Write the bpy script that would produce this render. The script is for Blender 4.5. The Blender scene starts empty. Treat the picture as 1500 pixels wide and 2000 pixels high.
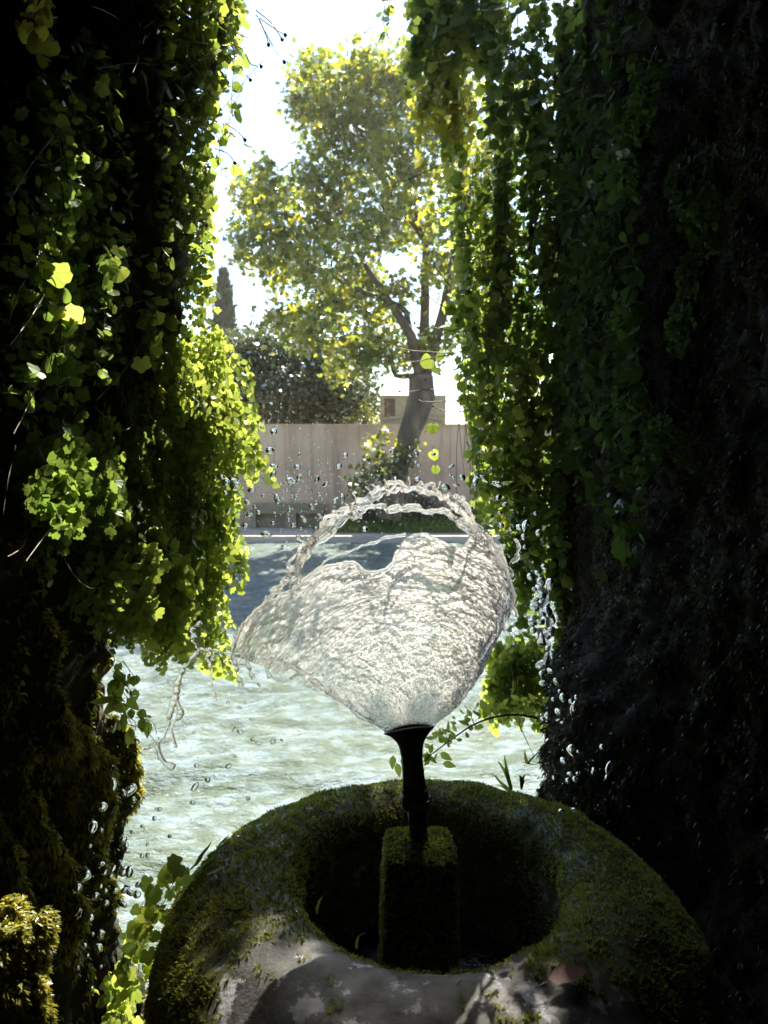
import bpy, math, random
import numpy as np
from math import radians, sin, cos, pi

S = bpy.context.scene
COL = S.collection
random.seed(7)
R = np.random.default_rng(11)

# ------------------------------------------------------------------ camera
CAMP = np.array([0.0, 0.0, 2.3])
PITCH = radians(5)
FW = np.array([0, cos(PITCH), -sin(PITCH)])
UP = np.array([0, sin(PITCH), cos(PITCH)])
cam = bpy.data.cameras.new('camera')
camo = bpy.data.objects.new('camera', cam)
COL.objects.link(camo)
S.camera = camo
camo.location = CAMP
camo.rotation_euler = (radians(90) - PITCH, 0, 0)
cam.sensor_fit = 'VERTICAL'
cam.sensor_height = 34.6
cam.lens = 1500 / 2000 * 34.6
cam.clip_start = 0.02
cam.clip_end = 2000
cam.dof.use_dof = True
cam.dof.focus_distance = 1.5
cam.dof.aperture_fstop = 8.0

# ------------------------------------------------------------------ sky, sun, exposure
SUN_AZ, SUN_EL = radians(13), radians(50)
HAZE = .0006
W = bpy.data.worlds.new('World')
S.world = W
W.use_nodes = True
wn = W.node_tree
sky = wn.nodes.new('ShaderNodeTexSky')
sky.sky_type = 'NISHITA'
sky.sun_disc = False
sky.sun_elevation = SUN_EL
sky.sun_rotation = SUN_AZ
sky.air_density = 1.0
sky.dust_density = .25
wn.links.new(sky.outputs[0], wn.nodes['Background'].inputs[0])
wn.nodes['Background'].inputs[1].default_value = 0.075
sl = bpy.data.lights.new('sun', 'SUN')
sl.energy = 5.0
sl.angle = radians(0.53)
sl.color = (1.0, 0.93, 0.8)
so = bpy.data.objects.new('sun', sl)
COL.objects.link(so)
so.rotation_euler = (radians(90) - SUN_EL, 0, pi - SUN_AZ)
S.view_settings.view_transform = 'Standard'
S.view_settings.look = 'None'
S.view_settings.exposure = 2.05
S.view_settings.gamma = 1.0
S.view_settings.use_curve_mapping = False
cy = S.cycles
cy.use_denoising = True
cy.max_bounces = 12
cy.transmission_bounces = 10
cy.transparent_max_bounces = 10
cy.diffuse_bounces = 4
cy.glossy_bounces = 4
cy.sample_clamp_indirect = 6.0
cy.sample_clamp_direct = 40.0


def ray(px, py):
    return FW + (px - 750) / 1500 * np.array([1.0, 0, 0]) + (1000 - py) / 1500 * UP


def P(px, py, Y):
    """the point of the place that stands Y metres in front of the grotto's viewer on the line through a photo pixel"""
    d = ray(px, py)
    return CAMP + d * (Y / d[1])


# ------------------------------------------------------------------ noise
def _hash(i, j, k, seed):
    n = (i.astype(np.int64) * 374761393 + j.astype(np.int64) * 668265263 + k.astype(np.int64) * 2147483647 + seed * 974711) & 0xffffffff
    n = ((n ^ (n >> 13)) * 1274126177) & 0xffffffff
    n = ((n ^ (n >> 16)) * 2246822519) & 0xffffffff
    return ((n ^ (n >> 15)) & 0xffff) / 65535.0


def vnoise(p, seed=0):
    p = np.asarray(p, float)
    i = np.floor(p)
    f = p - i
    f = f * f * (3 - 2 * f)
    i = i.astype(np.int64)
    out = 0
    for dx in (0, 1):
        for dy in (0, 1):
            for dz in (0, 1):
                w = (f[..., 0] if dx else 1 - f[..., 0]) * (f[..., 1] if dy else 1 - f[..., 1]) * (f[..., 2] if dz else 1 - f[..., 2])
                out = out + w * _hash(i[..., 0] + dx, i[..., 1] + dy, i[..., 2] + dz, seed)
    return out


def fbm(p, octv=4, seed=0):
    p = np.asarray(p, float)
    a, s, t = 0.5, 0, 0
    for o in range(octv):
        s = s + a * vnoise(p, seed + o * 17)
        t += a
        a *= 0.5
        p = p * 2.03 + 3.7
    return s / t


def nrm(v):
    v = np.asarray(v, float)
    return v / (np.linalg.norm(v, axis=-1, keepdims=True) + 1e-12)


# ------------------------------------------------------------------ mesh building
class MB:
    def __init__(self):
        self.v, self.f, self.n, self.t = [], {3: [], 4: []}, 0, []

    def add(self, V, F, tint=0.5):
        V = np.asarray(V, float).reshape(-1, 3)
        F = np.asarray(F, int)
        self.f[F.shape[1]].append(F + self.n)
        self.v.append(V)
        self.t.append(np.broadcast_to(np.asarray(tint, float).reshape(-1), (len(V),)) if np.ndim(tint) else np.full(len(V), tint))
        self.n += len(V)

    def mixed(self, V, polys, tint=0.5):
        V = np.asarray(V, float).reshape(-1, 3)
        for k in (3, 4):
            F = [q for q in polys if len(q) == k]
            if F:
                self.f[k].append(np.asarray(F, int) + self.n)
        self.v.append(V)
        self.t.append(np.full(len(V), tint))
        self.n += len(V)

    def box(self, c, s, rz=0.0, tint=0.5, jit=0.0):
        c = np.asarray(c, float)
        h = np.asarray(s, float) / 2
        v = np.array([[x, y, z] for x in (-1, 1) for y in (-1, 1) for z in (-1, 1)], float) * h
        if jit:
            v = v + R.normal(0, jit, v.shape)
        cr, sr = cos(rz), sin(rz)
        v = v @ np.array([[cr, sr, 0], [-sr, cr, 0], [0, 0, 1]]) + c
        self.add(v, [[0, 1, 3, 2], [4, 6, 7, 5], [0, 4, 5, 1], [2, 3, 7, 6], [0, 2, 6, 4], [1, 5, 7, 3]], tint)

    def tube(self, pts, rad, k=5, tint=0.5, cap=True):
        pts = np.asarray(pts, float)
        n = len(pts)
        rad = np.broadcast_to(np.asarray(rad, float), (n,))
        t = nrm(np.gradient(pts, axis=0))
        ref = np.array([0.31, 0.91, 0.27])
        a = nrm(np.cross(t, ref))
        b = np.cross(t, a)
        th = np.arange(k) * 2 * pi / k
        V = pts[:, None] + rad[:, None, None] * (np.cos(th)[None, :, None] * a[:, None] + np.sin(th)[None, :, None] * b[:, None])
        V = V.reshape(-1, 3)
        i = np.arange(n - 1)[:, None] * k
        j = np.arange(k)[None, :]
        F = np.stack([i + j, i + (j + 1) % k, i + k + (j + 1) % k, i + k + j], -1).reshape(-1, 4)
        self.add(V, F, tint)
        if cap:
            m = len(V)
            V2 = np.concatenate([V[:k], V[-k:], pts[:1], pts[-1:]])
            F2 = [[(q + 1) % k, q, 2 * k] for q in range(k)] + [[k + q, k + (q + 1) % k, 2 * k + 1] for q in range(k)]
            self.add(V2, F2, tint)

    def lathe(self, prof, k=32, c=(0, 0, 0), sy=None, close=True):
        """prof: (r, z); sy: optional y-scale per profile point"""
        prof = np.asarray(prof, float)
        n = len(prof)
        th = np.arange(k) * 2 * pi / k
        sy = np.ones(n) if sy is None else np.asarray(sy, float)
        V = np.stack([prof[:, 0:1] * np.cos(th), prof[:, 0:1] * np.sin(th) * sy[:, None], np.repeat(prof[:, 1:2], k, 1)], -1).reshape(-1, 3) + np.asarray(c)
        i = np.arange(n - 1)[:, None] * k
        j = np.arange(k)[None, :]
        F = np.stack([i + j, i + (j + 1) % k, i + k + (j + 1) % k, i + k + j], -1).reshape(-1, 4)
        self.add(V, F)

    def mesh(self, name, smooth=True):
        me = bpy.data.meshes.new(name)
        V = np.concatenate(self.v) if self.v else np.zeros((0, 3))
        me.vertices.add(len(V))
        me.vertices.foreach_set('co', V.ravel())
        lt, li = [], []
        for k in (3, 4):
            for F in self.f[k]:
                lt.append(np.full(len(F), k))
                li.append(F.ravel())
        if lt:
            lt = np.concatenate(lt)
            li = np.concatenate(li)
            me.loops.add(len(li))
            me.loops.foreach_set('vertex_index', li.astype(np.int32))
            me.polygons.add(len(lt))
            st = np.concatenate([[0], np.cumsum(lt)[:-1]])
            me.polygons.foreach_set('loop_start', st.astype(np.int32))
            me.polygons.foreach_set('loop_total', lt.astype(np.int32))
            me.polygons.foreach_set('use_smooth', np.full(len(lt), smooth))
        at = me.attributes.new('tint', 'FLOAT', 'POINT')
        at.data.foreach_set('value', np.concatenate(self.t).astype(np.float32))
        me.update(calc_edges=True)
        return me


def link(name, me, mat=None, parent=None, kind=None):
    o = bpy.data.objects.new(name, me)
    COL.objects.link(o)
    if mat is not None and me is not None and not me.materials:
        me.materials.append(mat)
    if parent is not None:
        o.parent = parent
    if kind:
        o['kind'] = kind
    return o


def tag(o, label, cat, group=None):
    o['label'] = label
    o['category'] = cat
    if group:
        o['group'] = group
    return o


def thing(name, label, cat, loc=(0, 0, 0), group=None):
    o = bpy.data.objects.new(name, None)
    o.empty_display_size = 0.1
    COL.objects.link(o)
    o.location = loc
    return tag(o, label, cat, group)


def grid_faces(nu, nv, wrap=False):
    """faces of a grid of nu x nv points, v fastest"""
    i = np.arange(nu - 1)[:, None] * nv
    j = np.arange(nv if wrap else nv - 1)[None, :]
    return np.stack([i + j, i + (j + 1) % nv, i + nv + (j + 1) % nv, i + nv + j], -1).reshape(-1, 4)


# ------------------------------------------------------------------ materials
def newmat(name):
    m = bpy.data.materials.new(name)
    m.use_nodes = True
    nt = m.node_tree
    nt.nodes.clear()
    out = nt.nodes.new('ShaderNodeOutputMaterial')
    return m, nt, out


def nd(nt, typ, **kw):
    n = nt.nodes.new(typ)
    for k, v in kw.items():
        if k.startswith('i_'):
            n.inputs[k[2:].replace('_', ' ')].default_value = v
        else:
            setattr(n, k, v)
    return n


def ramp(nt, src, stops):
    r = nt.nodes.new('ShaderNodeValToRGB')
    e = r.color_ramp.elements
    while len(e) < len(stops):
        e.new(0.5)
    for q, (p, c) in zip(e, stops):
        q.position = p
        q.color = (*c, 1) if len(c) == 3 else c
    if src is not None:
        nt.links.new(src, r.inputs[0])
    return r.outputs[0]


def coords(nt, scale=(1, 1, 1)):
    t = nt.nodes.new('ShaderNodeTexCoord')
    m = nt.nodes.new('ShaderNodeMapping')
    m.inputs['Scale'].default_value = scale
    nt.links.new(t.outputs['Object'], m.inputs[0])
    return m.outputs[0]


def noise(nt, vec, scale, detail=5, rough=0.55, out=0):
    n = nt.nodes.new('ShaderNodeTexNoise')
    n.inputs['Scale'].default_value = scale
    n.inputs['Detail'].default_value = detail
    n.inputs['Roughness'].default_value = rough
    nt.links.new(vec, n.inputs['Vector'])
    return n.outputs[out]


def math_(nt, op, a, b=None):
    n = nt.nodes.new('ShaderNodeMath')
    n.operation = op
    for q, x in enumerate((a, b)):
        if x is None:
            continue
        if isinstance(x, (int, float)):
            n.inputs[q].default_value = x
        else:
            nt.links.new(x, n.inputs[q])
    return n.outputs[0]


def mixc(nt, fac, a, b):
    n = nt.nodes.new('ShaderNodeMix')
    n.data_type = 'RGBA'
    for s, x in ((n.inputs[0], fac), (n.inputs[6], a), (n.inputs[7], b)):
        if isinstance(x, (int, float)):
            s.default_value = x
        elif isinstance(x, tuple):
            s.default_value = (*x, 1)
        else:
            nt.links.new(x, s)
    return n.outputs[2]


def bump(nt, h, strength=0.5, dist=0.01):
    b = nt.nodes.new('ShaderNodeBump')
    b.inputs['Strength'].default_value = strength
    b.inputs['Distance'].default_value = dist
    nt.links.new(h, b.inputs['Height'])
    return b.outputs[0]


def pbr(name, col, rough=0.7, bumph=None, bs=0.4, bd=0.01, spec=0.5, metal=0.0):
    """col: function(nt) -> colour socket or tuple"""
    m, nt, out = newmat(name)
    b = nt.nodes.new('ShaderNodeBsdfPrincipled')
    c = col(nt) if callable(col) else col
    if isinstance(c, tuple):
        b.inputs['Base Color'].default_value = (*c, 1)
    else:
        nt.links.new(c, b.inputs['Base Color'])
    r = rough(nt) if callable(rough) else rough
    if isinstance(r, (int, float)):
        b.inputs['Roughness'].default_value = r
    else:
        nt.links.new(r, b.inputs['Roughness'])
    b.inputs['Metallic'].default_value = metal
    b.inputs['Specular IOR Level'].default_value = spec
    if bumph:
        nt.links.new(bump(nt, bumph(nt), bs, bd), b.inputs['Normal'])
    nt.links.new(b.outputs[0], out.inputs[0])
    return m


def leafmat(name, refl, trans, gloss=0.06, rough=0.4, tw=0.55):
    """thin leaf: diffuse + translucent + a little gloss; refl, trans = colour stops over the leaf's own random number"""
    m, nt, out = newmat(name)
    oi = nt.nodes.new('ShaderNodeObjectInfo')
    at = nd(nt, 'ShaderNodeAttribute', attribute_name='tint')
    r = math_(nt, 'FRACT', math_(nt, 'ADD', oi.outputs['Random'], at.outputs['Fac']))
    vn = noise(nt, coords(nt), 60, 2)
    r2 = math_(nt, 'ADD', math_(nt, 'MULTIPLY', r, 0.85), math_(nt, 'MULTIPLY', vn, 0.15))
    n = len(refl)
    pos = [q / (n - 1) for q in range(n)]
    cr = ramp(nt, r2, list(zip(pos, refl)))
    ct = ramp(nt, r2, list(zip(pos, trans)))
    d = nt.nodes.new('ShaderNodeBsdfDiffuse')
    t = nt.nodes.new('ShaderNodeBsdfTranslucent')
    g = nt.nodes.new('ShaderNodeBsdfGlossy')
    g.inputs['Roughness'].default_value = rough
    g.inputs['Color'].default_value = (0.8, 0.85, 0.8, 1)
    nt.links.new(cr, d.inputs[0])
    nt.links.new(ct, t.inputs[0])
    m1 = nt.nodes.new('ShaderNodeAddShader')
    nt.links.new(d.outputs[0], m1.inputs[0])
    nt.links.new(t.outputs[0], m1.inputs[1])
    m2 = nt.nodes.new('ShaderNodeMixShader')
    fr = nd(nt, 'ShaderNodeFresnel')
    fr.inputs[0].default_value = 1.4
    nt.links.new(math_(nt, 'MULTIPLY', fr.outputs[0], gloss * 10), m2.inputs[0])
    nt.links.new(m1.outputs[0], m2.inputs[1])
    nt.links.new(g.outputs[0], m2.inputs[2])
    nt.links.new(m2.outputs[0], out.inputs[0])
    return m


M = {}
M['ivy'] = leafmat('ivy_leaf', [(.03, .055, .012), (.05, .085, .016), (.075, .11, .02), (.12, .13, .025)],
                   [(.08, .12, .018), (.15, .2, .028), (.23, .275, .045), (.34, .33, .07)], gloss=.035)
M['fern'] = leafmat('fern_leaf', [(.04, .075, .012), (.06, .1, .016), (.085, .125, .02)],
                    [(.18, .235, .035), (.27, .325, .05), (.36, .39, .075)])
M['darkshade'] = leafmat('dark_shade_leaf', [(.03, .055, .015), (.05, .082, .02), (.07, .1, .023)],
                       [(.06, .1, .015), (.11, .16, .025), (.17, .22, .035)], gloss=.03)  # dark leathery leaf, also ivy and fern coloured darker to look shaded
M['deepshade'] = leafmat('deep_shade_leaf', [(.012, .022, .007), (.02, .032, .009), (.03, .042, .011)], [(.015, .03, .006), (.03, .05, .01)], gloss=.01)  # fern and ivy colour darkened to imitate deep shade on the rock
M['yellow'] = leafmat('sunlit_ivy_leaf', [(.08, .09, .012), (.12, .12, .016), (.16, .13, .02)],
                      [(.2, .22, .025), (.3, .29, .035), (.36, .32, .04)])  # ivy coloured yellow to imitate sun shining through the leaves
M['plane'] = leafmat('plane_leaf', [(.028, .042, .009), (.036, .052, .011), (.05, .065, .012), (.1, .09, .014)],
                     [(.09, .13, .015), (.13, .17, .018), (.26, .27, .025), (.48, .42, .03)], gloss=.05)
M['oak'] = leafmat('evergreen_leaf', [(.03, .04, .018), (.045, .055, .022), (.065, .07, .03)],
                   [(.02, .03, .008), (.035, .045, .012), (.05, .06, .015)], gloss=.07)
M['cypress'] = leafmat('cypress_spray', [(.035, .045, .02), (.05, .06, .028)], [(.01, .015, .006), (.02, .03, .01)], gloss=.03)
M['moss'] = leafmat('moss_frond', [(.05, .054, .012), (.1, .1, .018), (.16, .15, .026), (.2, .165, .036)],
                    [(.04, .045, .006), (.14, .14, .012), (.28, .26, .02), (.28, .2, .025)], gloss=.02, rough=.45)
M['basinmoss'] = leafmat('basin_moss_frond', [(.09, .084, .034), (.15, .165, .038), (.22, .235, .048), (.28, .265, .06)], [(.09, .1, .018), (.15, .175, .022), (.24, .255, .036)], gloss=.012, rough=.5)
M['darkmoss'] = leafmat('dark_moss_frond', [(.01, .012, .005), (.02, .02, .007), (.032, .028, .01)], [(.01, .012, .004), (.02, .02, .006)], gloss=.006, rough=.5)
M['grass'] = leafmat('grass_blade', [(.05, .08, .015), (.08, .1, .02), (.12, .11, .03)], [(.1, .17, .02), (.17, .22, .03), (.2, .18, .04)])
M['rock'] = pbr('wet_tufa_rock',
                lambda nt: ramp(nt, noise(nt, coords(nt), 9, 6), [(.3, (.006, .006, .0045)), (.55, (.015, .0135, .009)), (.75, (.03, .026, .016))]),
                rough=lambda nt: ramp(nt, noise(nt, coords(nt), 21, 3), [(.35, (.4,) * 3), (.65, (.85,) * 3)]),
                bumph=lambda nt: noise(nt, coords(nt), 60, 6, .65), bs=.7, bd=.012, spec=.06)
M['mossrock'] = pbr('moss_soaked_rock',
                    lambda nt: ramp(nt, noise(nt, coords(nt), 14, 6), [(.3, (.012, .012, .007)), (.5, (.03, .03, .011)), (.7, (.055, .052, .016))]),
                    rough=.8, bumph=lambda nt: noise(nt, coords(nt), 90, 6, .7), bs=.9, bd=.012)
M['stem'] = pbr('green_stem', lambda nt: ramp(nt, noise(nt, coords(nt), 30, 2), [(.3, (.05, .055, .02)), (.7, (.11, .09, .04))]), .6)
M['drystem'] = pbr('dry_stem', lambda nt: ramp(nt, noise(nt, coords(nt), 40, 2), [(.3, (.1, .075, .04)), (.7, (.24, .18, .1))]), .6)
M['darkstem'] = pbr('dark_fern_stem', (.02, .014, .01), .35)
M['iron'] = pbr('blackened_bronze', lambda nt: ramp(nt, noise(nt, coords(nt), 50, 4), [(.3, (.012, .011, .010)), (.7, (.035, .03, .026))]), .42,
                bumph=lambda nt: noise(nt, coords(nt), 160, 4), bs=.25, bd=.003, metal=.3)
M['bark'] = pbr('plane_bark', lambda nt: ramp(nt, noise(nt, coords(nt, (1, 1, .5)), 4, 5), [(.3, (.05, .04, .03)), (.5, (.12, .085, .06)), (.68, (.24, .18, .125))]), .8,
                bumph=lambda nt: noise(nt, coords(nt, (1, 1, .4)), 14, 5), bs=.5, bd=.03)
M['darkbark'] = pbr('dark_bark', (.06, .05, .04), .85)


def wallcol(nt):
    base = ramp(nt, noise(nt, coords(nt), 1.1, 6), [(.3, (.52, .355, .25)), (.52, (.68, .475, .345)), (.7, (.74, .54, .4))])
    st = ramp(nt, noise(nt, coords(nt, (1.5, 1.5, .07)), 1.3, 6, .68), [(.5, (0,) * 3), (.68, (1,) * 3)])
    c = mixc(nt, math_(nt, 'MULTIPLY', st, .62), base, (.15, .115, .09))
    fine = ramp(nt, noise(nt, coords(nt, (8, 8, .5)), 2.2, 4), [(.55, (0,) * 3), (.72, (1,) * 3)])
    return mixc(nt, math_(nt, 'MULTIPLY', fine, .22), c, (.14, .115, .095))


M['wall'] = pbr('weathered_render', wallcol, .9, bumph=lambda nt: noise(nt, coords(nt), 30, 5), bs=.3, bd=.02)
M['stonetrim'] = pbr('pale_stone_trim', lambda nt: ramp(nt, noise(nt, coords(nt), 5, 6), [(.3, (.36, .29, .2)), (.7, (.5, .42, .3))]), .85,
                     bumph=lambda nt: noise(nt, coords(nt), 40, 5), bs=.3, bd=.01)
M['brick'] = pbr('red_brick', lambda nt: ramp(nt, nt.nodes.new('ShaderNodeObjectInfo').outputs['Random'], [(0, (.42, .22, .14)), (.5, (.5, .28, .18)), (1, (.55, .36, .25))]), .85)
M['mortar'] = pbr('mortar', (.3, .24, .18), .9)
M['benchstone'] = pbr('bench_stone', lambda nt: ramp(nt, noise(nt, coords(nt), 6, 6), [(.3, (.22, .18, .12)), (.7, (.36, .3, .2))]), .85)
M['paving'] = pbr('pale_paving', lambda nt: ramp(nt, noise(nt, coords(nt), 2.5, 6), [(.3, (.42, .36, .3)), (.7, (.56, .49, .42))]), .8)
M['soil'] = pbr('bare_soil', lambda nt: ramp(nt, noise(nt, coords(nt), 1.5, 6), [(.3, (.1, .08, .05)), (.7, (.2, .17, .1))]), .95)


def stonecol(nt):
    v = coords(nt)
    g = ramp(nt, noise(nt, v, 13, 7, .6), [(.28, (.06, .056, .052)), (.5, (.125, .12, .115)), (.72, (.2, .195, .19))])
    lic = ramp(nt, noise(nt, v, 17, 8, .62), [(.55, (0,) * 3), (.59, (1,) * 3)])
    return mixc(nt, lic, g, (.5, .5, .53))


M['stone'] = pbr('worn_basin_stone', stonecol, lambda nt: ramp(nt, noise(nt, coords(nt), 11, 4), [(.4, (.3,) * 3), (.6, (.75,) * 3)]),
                 bumph=lambda nt: noise(nt, coords(nt), 70, 7, .6), bs=.45, bd=.006)
M['dryleaf'] = pbr('dry_leaf', lambda nt: ramp(nt, noise(nt, coords(nt), 45, 4), [(.3, (.2, .1, .085)), (.7, (.36, .22, .18))]), .5)


def watermat():
    m, nt, out = newmat('milky_pool_water')
    b = nt.nodes.new('ShaderNodeBsdfPrincipled')
    v = coords(nt)
    foam_glint = ramp(nt, noise(nt, coords(nt, (.85, 1.5, 1)), 4.2, 9, .74), [(.45, (0,) * 3), (.6, (1,) * 3)])
    c = ramp(nt, noise(nt, v, .45, 4), [(.3, (.083, .112, .08)), (.7, (.128, .152, .112))])
    c2 = mixc(nt, math_(nt, 'MULTIPLY', foam_glint, .52), c, (.28, .36, .41))  # pale blue streaks paint in sky reflections and glints along with foam
    nt.links.new(c2, b.inputs['Base Color'])
    b.inputs['Roughness'].default_value = .07
    b.inputs['IOR'].default_value = 1.33
    h = math_(nt, 'ADD', noise(nt, coords(nt, (.8, 1.7, 1)), 5.5, 6, .6), math_(nt, 'MULTIPLY', noise(nt, coords(nt, (1, 1.9, 1)), 26, 4, .65), .3))
    nt.links.new(bump(nt, h, .9, .06), b.inputs['Normal'])
    nt.links.new(b.outputs[0], out.inputs[0])
    return m


M['water'] = watermat()


def glassmat(name, milk, rough=0.0, bs=0.0):
    m, nt, out = newmat(name)
    g = nt.nodes.new('ShaderNodeBsdfGlass')
    g.inputs['IOR'].default_value = 1.33
    g.inputs['Roughness'].default_value = rough
    g.inputs['Color'].default_value = (1, 1, 1, 1)
    if bs:
        nt.links.new(bump(nt, noise(nt, coords(nt), 95, 3, .55), bs, .004), g.inputs['Normal'])
    last = g.outputs[0]
    if milk:
        t = nt.nodes.new('ShaderNodeBsdfTranslucent')
        t.inputs[0].default_value = (.95, .9, .86, 1)
        if bs:
            nt.links.new(g.inputs['Normal'].links[0].from_socket, t.inputs['Normal'])
        mx = nt.nodes.new('ShaderNodeMixShader')
        mx.inputs[0].default_value = milk
        nt.links.new(last, mx.inputs[1])
        nt.links.new(t.outputs[0], mx.inputs[2])
        last = mx.outputs[0]
    nt.links.new(last, out.inputs[0])
    return m




def sheetmat():
    m, nt, out = newmat('water_film')
    at = nd(nt, 'ShaderNodeAttribute', attribute_name='flow')

    def fl(sx, sy):
        mp = nt.nodes.new('ShaderNodeMapping')
        mp.inputs['Scale'].default_value = (sx, sy, 1)
        nt.links.new(at.outputs['Vector'], mp.inputs[0])
        return mp.outputs[0]
    grain = noise(nt, fl(1, 1.5), 150, 3, .6)
    arcs = noise(nt, fl(.28, 1), 95, 4, .6)
    wide = noise(nt, fl(.5, .8), 22, 3, .5)
    h = math_(nt, 'ADD', math_(nt, 'MULTIPLY', arcs, 1.0), math_(nt, 'MULTIPLY', grain, .45))
    nrmb = bump(nt, h, 1.0, .0065)
    g = nt.nodes.new('ShaderNodeBsdfGlass')
    g.inputs['IOR'].default_value = 1.33
    g.inputs['Roughness'].default_value = .03
    g.inputs['Color'].default_value = (1, 1, 1, 1)
    nt.links.new(nrmb, g.inputs['Normal'])
    t = nt.nodes.new('ShaderNodeBsdfTranslucent')
    t.inputs[0].default_value = (1, .94, .89, 1)
    nt.links.new(nrmb, t.inputs['Normal'])
    gr = ramp(nt, grain, [(.44, (.22,) * 3), (.58, (1,) * 3)])  # milky specks put into the film imitate sun sparkle on its ripples
    ar = ramp(nt, arcs, [(.36, (.1,) * 3), (.47, (1,) * 3)])
    wd = ramp(nt, wide, [(.3, (.5,) * 3), (.65, (1,) * 3)])
    fac = math_(nt, 'MULTIPLY', math_(nt, 'MULTIPLY', math_(nt, 'MULTIPLY', gr, ar), wd), math_(nt, 'MULTIPLY', nd(nt, 'ShaderNodeAttribute', attribute_name='tint').outputs['Fac'], 1.0))
    mx = nt.nodes.new('ShaderNodeMixShader')
    nt.links.new(fac, mx.inputs[0])
    nt.links.new(g.outputs[0], mx.inputs[1])
    nt.links.new(t.outputs[0], mx.inputs[2])
    nt.links.new(mx.outputs[0], out.inputs[0])
    return m


M['sheet'] = sheetmat()
M['drop'] = glassmat('water_drop', 0.0)
M['strand'] = glassmat('water_strand', .1, .0)
M['basinwater'] = pbr('dark_basin_water', (.01, .012, .01), .03, bumph=lambda nt: noise(nt, coords(nt), 60, 4), bs=.6, bd=.01)

# ------------------------------------------------------------------ pool, terrace, far ground
# water
xs = np.concatenate([np.linspace(-60, -9, 20), np.linspace(-8.6, 8.6, 260), np.linspace(9, 60, 20)])
ys = np.concatenate([np.linspace(1.7, 2.4, 4), 2.45 * (17.85 / 2.45) ** np.linspace(0, 1, 330)])
X, Y = np.meshgrid(xs, ys, indexing='ij')
q = np.stack([X * 1.3, Y * 2.2, np.zeros_like(X)], -1)
fade = np.clip((21 - Y) / 10, .75, 1)
Z = (fbm(q * 1.1, 4, 5) - .5) * .17 * fade
Z += (np.abs(fbm(q * 3.1 + 9, 3, 8) - .5) * -2 + .25) * .06 * fade
mb = MB()
mb.add(np.stack([X, Y, Z], -1), grid_faces(len(xs), len(ys)))
link('pool_water', mb.mesh('pool_water'), M['water'], kind='structure')

T = 0.17      # terrace level
mb = MB()
mb.box((0, 18.15, T - .25), (120, .6, .5))
link('pool_kerb', mb.mesh('pool_kerb', False), M['paving'], kind='structure')
mb = MB()
mb.box((-24.5 + .0, 19.25, T - .204), (46, 1.6, .4))
link('terrace_path', mb.mesh('terrace_path', False), M['paving'], kind='structure')
mb = MB()
mb.box((0, 170, T - .26), (700, 303, .5))
link('ground', mb.mesh('ground', False), M['soil'], kind='structure')

# ------------------------------------------------------------------ far garden wall, pier, bench
WY = 20.2
ztop = P(700, 832, WY)[2]
wall = thing('garden_wall', 'long weathered tan rendered garden wall with dark streaks across the far side of the pool', 'wall', (0, WY, T))
edges = [P(x, 832, WY)[0] for x in (330, 535, 702, 880, 1050)]
e = edges[0]
while e > -16:
    e -= R.uniform(2.0, 2.4)
    edges.insert(0, e)
e = edges[-1]
while e < 16:
    e += R.uniform(2.0, 2.4)
    edges.append(e)
for a, b in zip(edges[:-1], edges[1:]):
    mb = MB()
    h = ztop - T
    mb.box(((a + b) / 2, .15 + R.uniform(-.008, .008), h / 2 + .0), (b - a - .008, .3, h))
    link('wall_panel', mb.mesh('wall_panel', False), M['wall'], wall)
    mb = MB()
    mb.box(((a + b) / 2, .15, h + .025), (b - a - .01, .36, .05), jit=.002)
    link('coping_slab', mb.mesh('coping_slab', False), M['wall'], wall)
mb = MB()
mb.box((0, .17, (ztop - T) / 2 - .01), (32, .2, ztop - T - .03))
link('wall_core', mb.mesh('wall_core', False), M['mortar'], wall)

# pier with brick panels standing behind / on the wall
pl, pr = P(742, 800, WY)[0], P(872, 800, WY)[0]
ptop = P(760, 771, WY)[2]
pier = thing('brick_pier', 'brick pier framed in pale stone rising above the far wall behind the leaning tree', 'pier', ((pl + pr) / 2, WY + .3, ztop))
pw = pr - pl
ph = ptop - ztop
mb = MB()
mb.box((0, .3, ph / 2 - .35), (pw - .12, .5, ph + .62))
link('core', mb.mesh('core', False), M['mortar'], pier)
for (x0, x1, z0, z1) in ((-pw / 2, pw / 2, -.0 - .3 + .055, .27), (-pw / 2, pw / 2, ph - .09, ph)):
    mb = MB()
    mb.box(((x0 + x1) / 2, .25, (z0 + z1) / 2), (x1 - x0, .7, z1 - z0))
    link('stone_band', mb.mesh('stone_band', False), M['stonetrim'], pier)
mb = MB()
mb.tube([(-pw / 2 + .1, -.12, .17), (0, -.12, .3), (pw / 2 - .1, -.12, .17)], .05, 6)
link('stone_moulding', mb.mesh('stone_moulding'), M['stonetrim'], pier)
for x0, w_ in ((-pw / 2, .12), (-pw / 2 + .4, .3), (pw / 2 - .55, .55)):
    mb = MB()
    mb.box((x0 + w_ / 2, .03, (.27 + ph - .09) / 2), (w_, .24, ph - .09 - .27 - .004))
    link('stone_upright', mb.mesh('stone_upright', False), M['stonetrim'], pier)
bm_ = MB()
bm_.box((0, 0, 0), (.205, .1, .055))
bme = bm_.mesh('brick', False)
bme.materials.append(M['brick'])
z = .31
row = 0
while z < ph - .12:
    for (x0, x1) in ((-pw / 2 + .12, -pw / 2 + .4), (-pw / 2 + .7, pw / 2 - .55)):
        x = x0 + (.1 if row % 2 == 0 else .05)
        while x + .08 < x1:
            o = link('brick', bme, None, pier)
            o.location = (x, .04 + R.uniform(-.006, .006), z)
            if x + .105 > x1 or x - .105 < x0:
                o.scale = (.48, 1, 1)
            x += .22
    z += .068
    row += 1

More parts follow.
